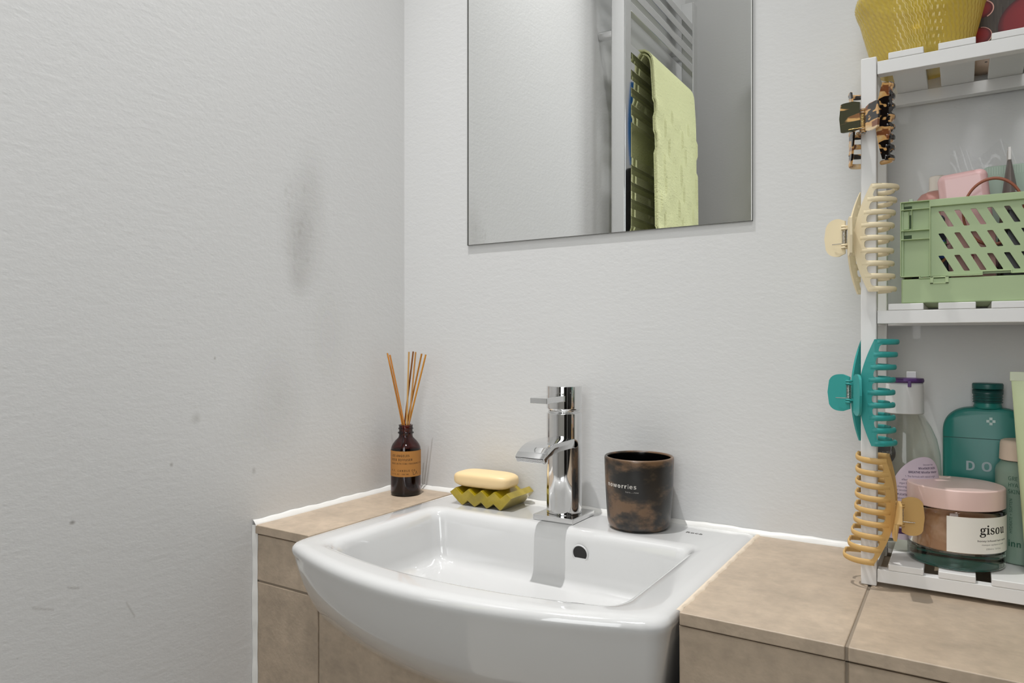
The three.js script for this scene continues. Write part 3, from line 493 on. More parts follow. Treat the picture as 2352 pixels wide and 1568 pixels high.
{
  const matte = (c) => phys(c, 0.48, { clearcoat: 0.12, clearcoatRoughness: 0.4 });
  const blob = noiseField(256, 7, 3, 0.45), blob2 = noiseField(256, 10, 3, 0.5);
  const tort = dataTex(256, (x, y) => {
    const b = blob[y * 256 + x], c = blob2[x * 256 + y], dark = clamp((b - 0.565) * 22, 0, 1), red = clamp((c - 0.60) * 14, 0, 1) * (1 - dark) * 0.7, pale = clamp((0.42 - b) * 5, 0, 1);
    const mix = (a, q, k) => a.map((v, i) => lerp(v, q[i], k)); return mix(mix(mix([214, 166, 104], [226, 200, 160], pale), [92, 40, 22], red), [20, 12, 10], dark);
  }, true);
  // 1: tortoiseshell, near the top of the post, its jaws pointing at the wall
  clawClip('tortoiseshell claw clip clamped near the top of the shelf post', {
    dir: 1, y: 0.4500, half: 0.0365, hx: 0.7068, hz: 0.1500, turn: 66, n: 8, tooth: 0.0027, gold: true, fat: 0.98, springY: 0.4530,
    left: (v) => 0.0030 + 0.0030 * Math.abs(v) ** 1.8, root: (v) => 0.0130 + 0.0015 * v, tip: (v) => 0.0265 - 0.0012 * v * v,
    mat: phys(0xffffff, 0.16, { map: tort, clearcoat: 1, clearcoatRoughness: 0.05 }),
    frontHandle: { from: [0.7100, 0.152], to: [0.7222, 0.1660], half: 0.0130, y: 0.4540, round: 9 }, rearHandle: { from: [0.7045, 0.1500], to: [0.6855, 0.1460], half: 0.0145, y: 0.4590, round: 8 },
  });
  // 2: cream
  clawClip('large cream claw clip clamped beside the green crate', {
    dir: 1, y: 0.3400, half: 0.0520, hx: 0.6885, hz: 0.1350, turn: 20, n: 9, tooth: 0.0026, springY: 0.3440,
    left: (v) => 0.0062 + 0.0120 * Math.abs(v) ** 1.9 + 0.0012 * v, root: (v) => 0.0150 + 0.0088 * v * v + 0.0015 * v, tip: (v) => 0.0420 + 0.0040 * v * v + 0.0012 * v, mat: matte(0xecdcb8),
    frontHandle: { from: [0.6935, 0.1430], to: [0.6985, 0.1680], half: 0.0185, y: 0.3415, round: 7 }, rearHandle: { from: [0.6890, 0.1330], to: [0.6692, 0.1280], half: 0.0190, y: 0.3440, round: 2.6 },
  });
  // 3: teal
  clawClip('large teal claw clip clamped below the middle shelf', {
    dir: 1, y: 0.1905, half: 0.0515, hx: 0.6925, hz: 0.1350, turn: 22, n: 9, tooth: 0.0027, springY: 0.1900,
    left: (v) => 0.0060 + 0.0105 * Math.abs(v) ** 1.9 + 0.0012 * v, root: (v) => 0.0165 + 0.0072 * v * v + 0.0012 * v, tip: (v) => 0.0390 + 0.0030 * v * v + 0.001 * v, mat: matte(0x2f9c97),
    frontHandle: { from: [0.6985, 0.1430], to: [0.7065, 0.1640], half: 0.0200, y: 0.1880, round: 4 }, rearHandle: { from: [0.6935, 0.1330], to: [0.6722, 0.1280], half: 0.0185, y: 0.1885, round: 3 },
  });
  // 4: tan, turned the other way and leaning
  clawClip('tan claw clip facing left at the foot of the shelf post', {
    dir: -1, y: 0.0755, half: 0.0515, hx: 0.7385, n: 9, tooth: 0.0028, springY: 0.0720, skew: 0.0020, droop: 0.0040,
    left: (v) => 0.0055 + 0.0105 * Math.abs(v) ** 1.9 - 0.0012 * v + (v < 0 ? 0.004 * v * v : 0), root: (v) => 0.0135 + 0.0050 * v * v + (v < 0 ? 0.0070 * v * v : 0), tip: (v) => 0.0400 + 0.0010 * v * v + (v < 0 ? 0.0085 * v * v : 0), mat: matte(0xcfa868),
    frontHandle: { from: [0.7340, 0.1400], to: [0.7385, 0.1700], half: 0.0175, y: 0.0715, round: 8, tilt: 0.0022 }, rearHandle: { from: [0.7385, 0.1280], to: [0.7575, 0.1240], half: 0.0185, y: 0.0710, round: 3.4 },
  });
}

// ---------------------------------------------------------------- bottom shelf
const y0 = slatTop(0) + 0.0002, y1 = slatTop(1) + 0.0002, y2 = slatTop(2) + 0.0002;
{ // jar with pink lid
  const x = 0.7822, z = 0.0850, R = 0.0418;
  const t = thing('hair_mask_jar', 'glass jar of honey coloured cream with a pale pink lid', 'jar', [x, y0, z]);
  const glass = phys(0xffffff, 0.02, { transmission: 1, thickness: 0.004, ior: 1.48, attenuationColor: new THREE.Color(0.62, 0.78, 0.72), attenuationDistance: 0.09 });
  part(t, 'glass', lathe([[0.0001, 0], [R - 0.0035, 0], [R - 0.001, 0.0012], [R - 0.0004, 0.004], [R, 0.050], [R, 0.0545], [R - 0.003, 0.056], [R - 0.0045, 0.0560], [R - 0.0045, 0.0175], [R - 0.0065, 0.0145], [0.0001, 0.0140]].map(([a, b]) => [a, b + y0]), 72, x, 0, z), glass);
  const creamTex = dataTex(256, (u, v) => { const b = nC[v * 256 + u], k = clamp((b - 0.4) * 3, 0, 1); return [lerp(205, 246, k), lerp(150, 205, k), lerp(108, 168, k)]; }, true, 2, 1);
  part(t, 'cream', lathe([[0.0001, 0.0146], [R - 0.0070, 0.0150], [R - 0.0050, 0.0180], [R - 0.0050, 0.0480], [0.0001, 0.0500]].map(([a, b]) => [a, b + y0]), 56, x, 0, z), std(0xffffff, 0.4, { map: creamTex }));
  part(t, 'lid', lathe([[0.0001, 0.0566], [R - 0.0012, 0.0566], [R, 0.0576], [R, 0.0745], [R - 0.0008, 0.0756], [R - 0.0018, 0.0760], [0.0001, 0.0760]].map(([a, b]) => [a, b + y0]), 80, x, 0, z), phys(0xf0cfc6, 0.34, { clearcoat: 0.25 }));
  const lt = canvasTex(1024, 512, (g, w, h) => {
    g.fillStyle = '#f3efe6'; g.fillRect(0, 0, w, h); g.fillStyle = '#1c1613'; g.textAlign = 'center';
    g.save(); g.translate(505, 235); g.scale(0.78, 1); g.font = 'bold 170px serif'; g.fillText('gisou', 0, 0); g.restore();
    g.font = 'bold 34px sans-serif'; g.fillText('honey infused hair mask', 505, 340); g.font = '27px sans-serif'; g.fillText('masque capillaire au miel', 505, 392); g.fillText('230ml e  7.8 fl.oz.', 505, 452);
  });
  const lg = new THREE.CylinderGeometry(R + 0.0003, R + 0.0003, 0.0335, 48, 1, true, THREE.MathUtils.degToRad(-9), THREE.MathUtils.degToRad(116)); lg.translate(x, y0 + 0.0348, z);
  part(t, 'label', lg, std(0xffffff, 0.6, { map: lt }), 'cream label with dark lettering');
}
{ // micellar water bottle
  const x = 0.7362, z = 0.0500, sx = 0.935, sz = 0.92;
  const t = thing('micellar_bottle', 'clear cleansing water bottle with a white cap and purple hinge', 'bottle', [x, y0, z]);
  const clear = phys(0xf4f5f1, 0.04, { transmission: 1, thickness: 0, ior: 1.45 });
  part(t, 'body', lathe([[0.0001, 0], [0.030, 0], [0.0345, 0.002], [0.0360, 0.008], [0.0362, 0.080], [0.0352, 0.098], [0.0318, 0.114], [0.0262, 0.127], [0.0200, 0.137], [0.0178, 0.1415]].map(([a, b]) => [a, b + y0]), 64, x, 0, z, sx, sz), clear);
  part(t, 'cap', lathe([[0.0001, 0.1405], [0.0180, 0.1400], [0.0182, 0.1408], [0.0176, 0.1695], [0.0172, 0.1730], [0.0001, 0.1732]].map(([a, b]) => [a, b + y0]), 56, x, 0, z), whitePaint);
  part(t, 'cap_ring', lathe([[0.0160, 0.1730], [0.0181, 0.1728], [0.0184, 0.1745], [0.0178, 0.1768], [0.0001, 0.1770]].map(([a, b]) => [a, b + y0]), 48, x, 0, z), std(0x55336f, 0.45), 'purple cap ring');
  part(t, 'flip_lid', box(x + 0.001, x + 0.0105, y0 + 0.1765, y0 + 0.1835, z - 0.016, z - 0.013, 0.0008).rotateZ(0), whitePaint, 'white raised flip lid');
  part(t, 'purple_clip', box(x + 0.004, x + 0.0072, y0 + 0.1685, y0 + 0.1745, z + 0.0168, z + 0.0182, 0.0005), std(0x55336f, 0.45));
  const lab = canvasTex(768, 1024, (g, w, h) => {
    g.clearRect(0, 0, w, h); g.fillStyle = '#d3c5d2'; g.beginPath(); g.moveTo(20, 1024); g.lineTo(20, 620); g.bezierCurveTo(40, 60, 720, -160, 748, 500); g.lineTo(748, 1024); g.fill();
    g.fillStyle = '#2b2046'; g.font = 'bold 31px sans-serif'; const L = (s, x, y, f) => { if (f) g.font = f; g.fillText(s, x, y); };
    L('Discover the', 440, 190, '26px sans-serif'); L('MicellAIR SKIN', 380, 232, 'bold 34px sans-serif'); L('BREATHE Micellar Water', 260, 276, 'bold 34px sans-serif');
    g.font = '27px sans-serif'; L('1. The formula with natural origin', 220, 322); L('effectively cleanses as it removes', 180, 362); L('vegan formula. For sensitive skin', 150, 402); L('cleansing the skin. 3. No rinsing', 125, 442); L('for sensitive skin', 105, 482);
    L('APPLICATION: Soak a cotton pad.', 90, 530, 'bold 29px sans-serif'); L('closed eyes and lips.', 80, 572, '27px sans-serif'); L('RESULT: Your skin feels clear', 70, 620, 'bold 29px sans-serif');
    L('NIVEA', 60, 726, 'bold 74px sans-serif'); g.strokeStyle = '#6d6a55'; g.lineWidth = 4; g.strokeRect(60, 760, 170, 120); g.fillStyle = '#4a2a58'; g.fillRect(60, 900, 300, 60);
  });
  const lg = new THREE.CylinderGeometry(0.0366, 0.0366, 0.094, 40, 1, true, THREE.MathUtils.degToRad(-24), THREE.MathUtils.degToRad(98)); lg.scale(sx, 1, sz); lg.translate(x, y0 + 0.0600, z);
  part(t, 'label', lg, std(0xffffff, 0.7, { map: lab, transparent: true }), 'lilac back label with dark lettering');
  const disc = canvasTex(256, 256, (g) => { g.clearRect(0, 0, 256, 256); g.fillStyle = '#5a5860'; g.beginPath(); g.arc(128, 128, 126, 0, 7); g.fill(); g.fillStyle = '#b9b8bd'; g.font = 'bold 58px sans-serif'; g.fillText('NIVEA', 40, 150); });
  const dg = new THREE.CylinderGeometry(0.0358, 0.0358, 0.026, 24, 1, true, THREE.MathUtils.degToRad(198), THREE.MathUtils.degToRad(40)); dg.scale(sx, 1, sz); dg.translate(x, y0 + 0.092, z);
  part(t, 'front_label', dg, std(0xffffff, 0.6, { map: disc, transparent: true, side: THREE.DoubleSide }), 'round grey front label seen through the bottle');
}
{ // teal bottle
  const x0 = 0.7705, x1 = 0.8490, z0 = 0.0065, z1 = 0.0300, xc = (x0 + x1) / 2 + 0.001;
  const t = thing('teal_bottle', 'teal green flat bottle with a ribbed flip cap at the back', 'bottle', [xc, y0, 0.018]);
  const sh = (i) => { const s = new THREE.Shape(), a = x0 + i, b = x1 - i, y = y0 + i * 0.6, top = y0 + 0.1470 - i, r = 0.026; s.moveTo(a + 0.004, y); s.lineTo(b - 0.004, y); s.quadraticCurveTo(b, y, b, y + 0.004); s.lineTo(b, top - r); s.bezierCurveTo(b, top - r * 0.4, b - r * 0.4, top - 0.001, b - r, top); s.lineTo(a + r, top); s.bezierCurveTo(a + r * 0.4, top - 0.001, a, top - r * 0.4, a, top - r); s.lineTo(a, y + 0.004); s.quadraticCurveTo(a, y, a + 0.004, y); return s; };
  const teal = phys(0x0d7a70, 0.42, { clearcoat: 0.2, clearcoatRoughness: 0.2 });
  const lower = toCreasedNormals(extrude(sh(0), z1 - z0, 0.006, 4, 14), 0.6); lower.translate(0, 0, z0); part(t, 'body', lower, teal);
  part(t, 'seam', box(x0 + 0.001, x1 - 0.001, y0 + 0.1147, y0 + 0.1153, z1 - 0.001, z1 + 0.0001), std(0x06403b, 0.5), 'dark seam line');
  part(t, 'neck', lathe([[0.0120, 0.146], [0.0128, 0.148], [0.0120, 0.1505], [0.0120, 0.158], [0.0001, 0.158]].map(([a, b]) => [a, b + y0]), 40, xc, 0, 0.018), teal);
  const cap = []; cap.push(lathe([[0.0001, 0.166], [0.0135, 0.166], [0.0139, 0.1668], [0.0139, 0.1710], [0.0132, 0.1722], [0.0001, 0.1724]].map(([a, b]) => [a, b + y0]), 48, xc, 0, 0.018));
  part(t, 'cap', cap[0], phys(0x0c5551, 0.4, {})); part(t, 'cap_base', lathe([[0.0118, 0.1520], [0.0128, 0.1524], [0.0130, 0.1600], [0.0138, 0.1612], [0.0138, 0.1654], [0.0001, 0.1656]].map(([a, b]) => [a, b + y0]), 48, xc, 0, 0.018), phys(0x07423f, 0.35));
  for (let i = 0; i < 4; i++) { const yy = y0 + 0.1525 + i * 0.0028; part(t, 'thread', new THREE.TorusGeometry(0.0130, 0.0006, 6, 40).rotateX(Math.PI / 2).translate(xc, yy, 0.018), phys(0x0c5551, 0.3)); }
  const em = []; for (const [a, b] of [[0, 1], [0, -1], [1, 0], [-1, 0]]) em.push(box(xc + 0.0025 + a * 0.0026 - 0.0013, xc + 0.0025 + a * 0.0026 + 0.0013, y0 + 0.1335 + b * 0.0026 - 0.0013, y0 + 0.1335 + b * 0.0026 + 0.0013, z1, z1 + 0.0002));
  part(t, 'emblem', merge(em), std(0xc9dcd8, 0.5), 'pale emblem of four squares');
  const font = await new FontLoader().loadAsync('fonts/droid/droid_sans_bold.typeface.json');
  const D = new TextGeometry('D', { font, size: 0.0098, depth: 0.0002, curveSegments: 8 }); D.translate(0.7905, y0 + 0.0815, z1); const O = new TextGeometry('O', { font, size: 0.0098, depth: 0.0002, curveSegments: 8 }); O.translate(0.8045, y0 + 0.0815, z1);
  part(t, 'lettering', merge([D, O]), std(0xaebfc2, 0.5), 'pale grey capital letters');
}
{ // small sage bottle
  const x = 0.8378, z = 0.0535, R = 0.0220;
  const t = thing('toner_bottle', 'translucent sage green bottle with a beige cap behind the pink jar', 'bottle', [x, y0, z]);
  part(t, 'body', lathe([[0.0001, 0], [R - 0.002, 0], [R, 0.002], [R, 0.088], [R - 0.001, 0.0925], [R - 0.004, 0.0962], [0.0170, 0.0985], [0.0150, 0.0990], [0.0001, 0.0990]].map(([a, b]) => [a, b + y0]), 56, x, 0, z), phys(0xa6c0ae, 0.22, { transmission: 0.35, thickness: 0.03, ior: 1.45, attenuationColor: new THREE.Color(0.30, 0.46, 0.38), attenuationDistance: 0.03 }));
  part(t, 'cap', lathe([[0.0175, 0.0994], [0.0185, 0.0994], [0.0187, 0.1000], [0.0180, 0.1150], [0.0172, 0.1178], [0.0150, 0.1190], [0.0001, 0.1192]].map(([a, b]) => [a, b + y0]), 48, x, 0, z), std(0xe3cdb9, 0.5));
  const lt = canvasTex(512, 1024, (g, w, h) => { g.clearRect(0, 0, w, h); g.fillStyle = '#2f5c4a'; g.font = '62px sans-serif'; g.fillText('GRE', 150, 90); g.fillText('HYA', 150, 165); g.fillText('SKIN', 150, 240); g.font = 'bold 96px sans-serif'; g.fillText('inn', 150, 850); g.save(); g.translate(200, 700); g.rotate(-Math.PI / 2); g.font = '46px sans-serif'; g.fillText('HYDRATE + SOFTEN', 0, 0); g.restore(); });
  const lg = new THREE.CylinderGeometry(R + 0.0003, R + 0.0003, 0.086, 32, 1, true, THREE.MathUtils.degToRad(-62), THREE.MathUtils.degToRad(100)); lg.translate(x, y0 + 0.046, z);
  part(t, 'lettering', lg, std(0xffffff, 0.6, { map: lt, transparent: true }), 'dark green lettering');
}
{ // pale green tube standing on its cap
  const t = thing('cream_tube', 'pale green cosmetic tube standing on its cap at the shelf edge', 'tube', [0.8560, y0, 0.1010]);
  const xc = 0.8560, zc = 0.1010, NV = 26, NU = 40;
  const g = gridGeo(NU, NV, (i, j) => { const s = j / NV, a = i / NU * 2 * Math.PI, rx = lerp(0.0188, 0.0290, s), rz = lerp(0.0170, 0.0012, s ** 1.4); return [xc + rx * Math.cos(a), y0 + 0.022 + 0.158 * s, zc - rz * Math.sin(a) * (Math.abs(Math.sin(a)) ** 0.1)]; }, true);
  part(t, 'body', g, std(0xd3dfb2, 0.42, { side: THREE.DoubleSide }));
  part(t, 'crimp', box(xc - 0.0300, xc + 0.0300, y0 + 0.1790, y0 + 0.1875, zc - 0.0011, zc + 0.0011, 0.0004), std(0xdfe6cb, 0.45), 'flat crimped end');
  part(t, 'cap', lathe([[0.0001, 0], [0.0170, 0], [0.0178, 0.001], [0.0185, 0.0218], [0.0001, 0.0220]].map(([a, b]) => [a, b + y0]), 48, xc, 0, zc), std(0xd9dfc2, 0.4));
}

// ---------------------------------------------------------------- crate and what it holds
{
  const X0 = 0.7372, X1 = 0.985, Z0 = 0.0080, Z1 = 0.1300, yb = y1, yt = 0.3745;
  const t = thing('folding_crate', 'sage green plastic folding crate with slanted slots on the middle shelf', 'crate', [0.86, yb, 0.07]);
  const green = phys(0xa9bd8e, 0.5, { clearcoat: 0.08 }), rib = phys(0xb4c797, 0.5);
  // base tray
  part(t, 'base_tray', merge([box(X0 + 0.001, X1, yb, yb + 0.0030, Z0, Z1 - 0.001, 0.0006), box(X0 + 0.0012, X1, yb, yb + 0.0232, Z1 - 0.0035, Z1 - 0.0005, 0.0012), box(X0 + 0.001, X0 + 0.004, yb, yb + 0.0232, Z0, Z1 - 0.001, 0.001), box(X0 + 0.001, X1, yb, yb + 0.0232, Z0, Z0 + 0.003, 0.001), box(X1 - 0.003, X1, yb, yb + 0.0232, Z0, Z1 - 0.001, 0.001)]), green);
  const ylow = yb + 0.0252;
  // front wall with slanted slots
  const slots = (shape) => { for (let r = 0; r < 3; r++) for (let c = 0; c < 17; c++) {
    const x = 0.7688 + c * 0.01285, y = 0.3633 - r * 0.0211, q = new THREE.Path(), P = [[0, 0], [0.0045, 0], [0.0128, -0.0153], [0.0081, -0.0153]].map(([a, b]) => [x + a, y + b]), k = 0.18;
    for (let i = 0; i < 4; i++) { const A = P[(i + 3) % 4], B = P[i], C = P[(i + 1) % 4], l1 = 0.0009 / Math.hypot(A[0] - B[0], A[1] - B[1]), l2 = 0.0009 / Math.hypot(C[0] - B[0], C[1] - B[1]), s = [lerp(B[0], A[0], l1), lerp(B[1], A[1], l1)], e = [lerp(B[0], C[0], l2), lerp(B[1], C[1], l2)]; if (i === 0) q.moveTo(...s); else q.lineTo(...s); q.quadraticCurveTo(...B, ...e); }
    q.closePath(); if (x + 0.013 < X1 - 0.006) shape.holes.push(q);
  } };
  const fs = poly([[0.7625, ylow + 0.0005], [X1, ylow + 0.0005], [X1, yt - 0.0060], [0.7625, yt - 0.0060]]); slots(fs);
  part(t, 'front_panel', extrude(fs, 0.0022, 0, 1, 3).translate(0, 0, Z1 - 0.0058), green);
  const bs = poly([[X0 + 0.001, ylow], [X1, ylow], [X1, yt], [X0 + 0.001, yt]]); slots(bs);
  part(t, 'back_panel', extrude(bs, 0.0022, 0, 1, 3).translate(0, 0, Z0), green);
  part(t, 'side_panel', merge([box(X0 + 0.0005, X0 + 0.003, ylow, yt, Z0, Z1 - 0.003, 0.0006)]), green);
  part(t, 'side_panel', merge([box(X1 - 0.003, X1, ylow, yt, Z0, Z1 - 0.003, 0.0006)]), green);
  part(t, 'rim', box(0.7620, X1, yt - 0.0068, yt, Z1 - 0.0060, Z1, 0.0006), green);
  // ribbed corner column
  const r = (a, b, c, d) => box(a, b, c, d, Z1 - 0.0065, Z1 + 0.0002, 0.0003, 1);
  part(t, 'corner_ribs', merge([r(X0, X0 + 0.0009, ylow, yt), r(0.7617, 0.7627, ylow, yt), r(X0, 0.7625, yt - 0.0009, yt), r(X0, 0.7625, 0.3664, 0.3672), r(X0, 0.7625, 0.3462, 0.3470), r(X0, 0.7625, 0.3376, 0.3384), r(0.7468, 0.7474, 0.3468, 0.3668), r(X0, 0.754, ylow, ylow + 0.0010), r(0.753, 0.7625, ylow - 0.002, ylow - 0.0010), r(0.7532, 0.7541, ylow - 0.002, ylow + 0.001), r(0.7625, 0.8040, ylow - 0.0010, ylow), r(0.8032, 0.8042, ylow - 0.001, ylow + 0.003), r(0.8040, 0.8262, ylow + 0.0022, ylow + 0.0032), r(0.8255, 0.8264, ylow, ylow + 0.003), r(0.8262, X1, ylow - 0.0002, ylow + 0.0008)]), rib);
  part(t, 'corner_panel', merge([box(X0 + 0.0005, 0.7625, ylow, yt - 0.0004, Z1 - 0.0075, Z1 - 0.0055), box(X0 + 0.001, 0.7448, 0.3476, 0.3660, Z1 - 0.0058, Z1 - 0.0035, 0.001)]), green);
  part(t, 'recess_shade', merge([box(X0 + 0.0012, 0.7470, 0.3676, 0.3706, Z1 - 0.0056, Z1 - 0.0052), box(X0 + 0.0012, 0.7468, 0.3386, 0.3426, Z1 - 0.0056, Z1 - 0.0052), box(0.7440, 0.7466, 0.3490, 0.3620, Z1 - 0.0056, Z1 - 0.0050)]), std(0x44573a, 0.7), 'shade of the corner column recesses painted as dark patches');  // thin dark sheets paint the shade inside the recesses
  const latch = part(t, 'latch', merge([box(0.7622, 0.7775, yb + 0.0178, yb + 0.0192, Z1 - 0.0022, Z1 + 0.0006, 0.0004), box(0.7622, 0.7775, yb + 0.0236, yb + 0.0248, Z1 - 0.0022, Z1 + 0.0006, 0.0004), box(0.7622, 0.7652, yb + 0.0178, yb + 0.0248, Z1 - 0.0022, Z1 + 0.0006, 0.0004), box(0.7745, 0.7775, yb + 0.0178, yb + 0.0248, Z1 - 0.0022, Z1 + 0.0006, 0.0004)]), rib);
  part(t, 'stub', box(0.7438, 0.7478, yt, yt + 0.0038, 0.116, 0.1205, 0.0008), std(0xb9c8b4, 0.5));

  // contents
  const f0 = yb + 0.0032;
  const c1 = thing('pink_compact', 'pale pink rounded compact case leaning in the green crate', 'case', [0.792, f0, 0.088]);
  { const g = new RoundedBoxGeometry(0.042, 0.100, 0.020, 5, 0.0070); g.rotateZ(0.10); g.rotateX(-0.03); g.translate(0.7925, 0.3555, 0.0880); part(c1, 'case', g, phys(0xf1c4c2, 0.35, { clearcoat: 0.3 })); const s = new RoundedBoxGeometry(0.0424, 0.0006, 0.0204, 2, 0.0003); s.rotateZ(0.10); s.translate(0.7945, 0.337, 0.088); part(c1, 'seam', s, std(0x9a5f5a, 0.5)); }
  const c2 = thing('dropper_bottle', 'small terracotta bottle with a beige cap at the back of the crate', 'bottle', [0.767, f0, 0.042]);
  part(c2, 'body', lathe([[0.0001, 0], [0.021, 0], [0.0225, 0.0015], [0.0225, 0.100], [0.0205, 0.1085], [0.0160, 0.1145], [0.0095, 0.1172], [0.0001, 0.1175]].map(([a, b]) => [a, b + f0]), 40, 0.767, 0, 0.042), std(0xc58f84, 0.45));
  part(c2, 'cap', lathe([[0.0108, 0.1168], [0.0106, 0.1175], [0.0086, 0.1190], [0.0086, 0.1318], [0.0076, 0.1330], [0.0001, 0.1333]].map(([a, b]) => [a, b + f0]), 40, 0.767, 0, 0.042), std(0xe6dccf, 0.4));
  const c3 = thing('brown_headband', 'thin brown hoop standing up at the front of the crate', 'headband', [0.8125, f0, 0.114]);
  part(c3, 'hoop', new THREE.TorusGeometry(0.0235, 0.0011, 10, 60).scale(1, 1.3, 1).rotateX(0.05).translate(0.8125, 0.3610, 0.1140), std(0x9c5a40, 0.5));
  const c4 = thing('grey_tube', 'taupe grey cosmetic tube with white small print in the crate', 'tube', [0.829, f0, 0.088]);
  { const NU = 36, NV = 22, xc = 0.8290, zc = 0.088;
    const g = gridGeo(NU, NV, (i, j) => { const s = j / NV, a = i / NU * 2 * Math.PI, rx = lerp(0.0125, 0.0016, clamp(s, 0, 1) ** 2.0), rz = lerp(0.0110, 0.0150, s); return [xc - 0.0030 * s + rx * Math.cos(a), f0 + 0.004 + 0.128 * s, zc - rz * Math.sin(a)]; }, true); part(c4, 'body', g, std(0x7b706b, 0.42, { side: THREE.DoubleSide }));
    part(c4, 'crimp', box(xc - 0.0044, xc - 0.0020, f0 + 0.130, f0 + 0.1420, zc - 0.0150, zc + 0.0150, 0.0005), std(0xe6e2de, 0.4), 'white crimped end');
    part(c4, 'cap', lathe([[0.0001, 0], [0.0100, 0], [0.0105, 0.0050], [0.0001, 0.0052]].map(([a, b]) => [a, b + f0]), 32, xc, 0, zc), blackMat);
    const tt = canvasTex(256, 512, (q, w, h) => { q.clearRect(0, 0, w, h); q.fillStyle = '#e8e4e0'; for (let i = 0; i < 30; i++) { if (i % 11 === 7) continue; let a = 6; const y = 10 + i * 16.5; while (a < 240) { const l = 8 + rnd() * 30; q.fillRect(a, y, l, 6); a += l + 6; } } });
    const pl = gridGeo(4, 16, (i, j) => { const s = lerp(0.80, 0.05, j / 16), rx = lerp(0.0125, 0.0016, s ** 2), rz = lerp(0.0110, 0.0150, s), a = lerp(-1.05, -0.30, i / 4); return [xc - 0.0030 * s + (rx + 0.0002) * Math.cos(a), f0 + 0.004 + 0.128 * s, zc - (rz + 0.0003) * Math.sin(a)]; }); const pu = pl.attributes.uv; for (let i = 0; i < pu.count; i++) pu.setY(i, 1 - pu.getY(i));
    part(c4, 'small_print', pl, std(0xffffff, 0.6, { map: tt, transparent: true, side: THREE.DoubleSide }), 'lines of white small print'); }
  const c5 = thing('mint_sachet', 'pale mint sachet with a crimped top at the back of the crate', 'sachet', [0.832, f0, 0.044]);
  { const s = new THREE.Shape(); const a = 0.8065, b = 0.8700, lo = f0 + 0.002, hi = 0.4172, rr = 0.0045; s.moveTo(a, lo); s.lineTo(b, lo); s.lineTo(b, hi - rr); s.quadraticCurveTo(b, hi, b - rr, hi); s.lineTo(a + rr, hi); s.quadraticCurveTo(a, hi, a, hi - rr); s.closePath();
    part(c5, 'body', extrude(s, 0.0040, 0.0012, 2).translate(0, 0, 0.0405), std(0xb9cdbd, 0.5)); const cr = []; for (let i = 0; i < 28; i++) { const x = a + 0.003 + i * 0.0021; cr.push(box(x, x + 0.0007, hi - 0.0090, hi - 0.0012, 0.0443, 0.0447)); } part(c5, 'crimp', merge(cr), std(0xc8d8ca, 0.5), 'ribbed crimped top'); }
  const c6 = thing('pink_carton', 'dusty pink carton with red lettering inside the crate', 'carton', [0.797, f0, 0.1055]);
  { const tx = canvasTex(512, 512, (q) => { q.fillStyle = '#c79a92'; q.fillRect(0, 0, 512, 512); q.fillStyle = '#8e1f38'; q.font = 'bold 56px sans-serif'; q.fillText('TU', 200, 330); q.fillText('RE', 225, 392); q.fillText('G', 360, 300); q.fillText('G', 90, 400); });
    part(c6, 'carton', box(0.7790, 0.8150, f0, f0 + 0.066, 0.100, 0.1112, 0.0006), std(0xc0928a, 0.6)); part(c6, 'print', gridGeo(1, 1, (i, j) => [i ? 0.8145 : 0.7795, j ? f0 + 0.0655 : f0 + 0.0005, 0.1114]), std(0xffffff, 0.6, { map: tx, side: THREE.DoubleSide }), 'red printed letters'); tx.repeat.set(1, -1); tx.wrapT = THREE.RepeatWrapping; tx.offset.set(0, 1); }
  const c7 = thing('navy_pouch', 'dark blue printed pouch with orange stripes at the left of the crate', 'pouch', [0.765, f0, 0.095]);
  { const tx = canvasTex(256, 512, (q) => { q.fillStyle = '#0d1524'; q.fillRect(0, 0, 256, 512); q.fillStyle = '#1d4fa3'; q.fillRect(90, 150, 130, 110); q.fillStyle = '#3f8a3c'; q.fillRect(170, 160, 60, 50); q.fillStyle = '#162f5c'; q.fillRect(40, 380, 200, 100); q.strokeStyle = '#c87f4a'; q.lineWidth = 16; for (const y of [110, 330]) { q.beginPath(); q.moveTo(0, y + 110); q.lineTo(256, y - 90); q.stroke(); } });
    part(c7, 'pouch', new RoundedBoxGeometry(0.034, 0.084, 0.009, 3, 0.004).translate(0.7620, f0 + 0.0425, 0.0920), std(0xffffff, 0.5, { map: tx })); }
  const c8 = thing('black_wallet', 'black case standing at the right inside the crate', 'case', [0.838, f0, 0.108]);
  part(c8, 'case', new RoundedBoxGeometry(0.040, 0.080, 0.010, 3, 0.003).rotateZ(-0.08).translate(0.8400, f0 + 0.0425, 0.1090), std(0x171513, 0.4));
  const c9 = thing('clear_pouch', 'crumpled clear plastic pouch standing behind the pink compact', 'pouch', [0.815, f0, 0.030]);
  { const film = phys(0xffffff, 0.05, { transmission: 1, thickness: 0, ior: 1.3, side: THREE.DoubleSide });
    const w = (k) => gridGeo(18, 18, (i, j) => { const a = i / 18, b = j / 18; const crease = Math.abs(((a * 3.1 + b * 1.7 + k * 0.3) % 1) - 0.5) + Math.abs(((a * 1.3 - b * 2.3 + 5 + k) % 1) - 0.5); return [lerp(0.779, 0.865, a) + 0.004 * b * (a - 0.5), f0 + 0.02 + lerp(0, 0.132 + 0.022 * Math.abs(((a * 2.2 + 0.9) % 1) - 0.5) * 2 - 0.010 * a, b), 0.026 + k * 0.006 * (1 - b * 0.8) + 0.010 * (crease - 0.5)]; });
    part(c9, 'film', merge([w(0), w(1)]), film); }
}

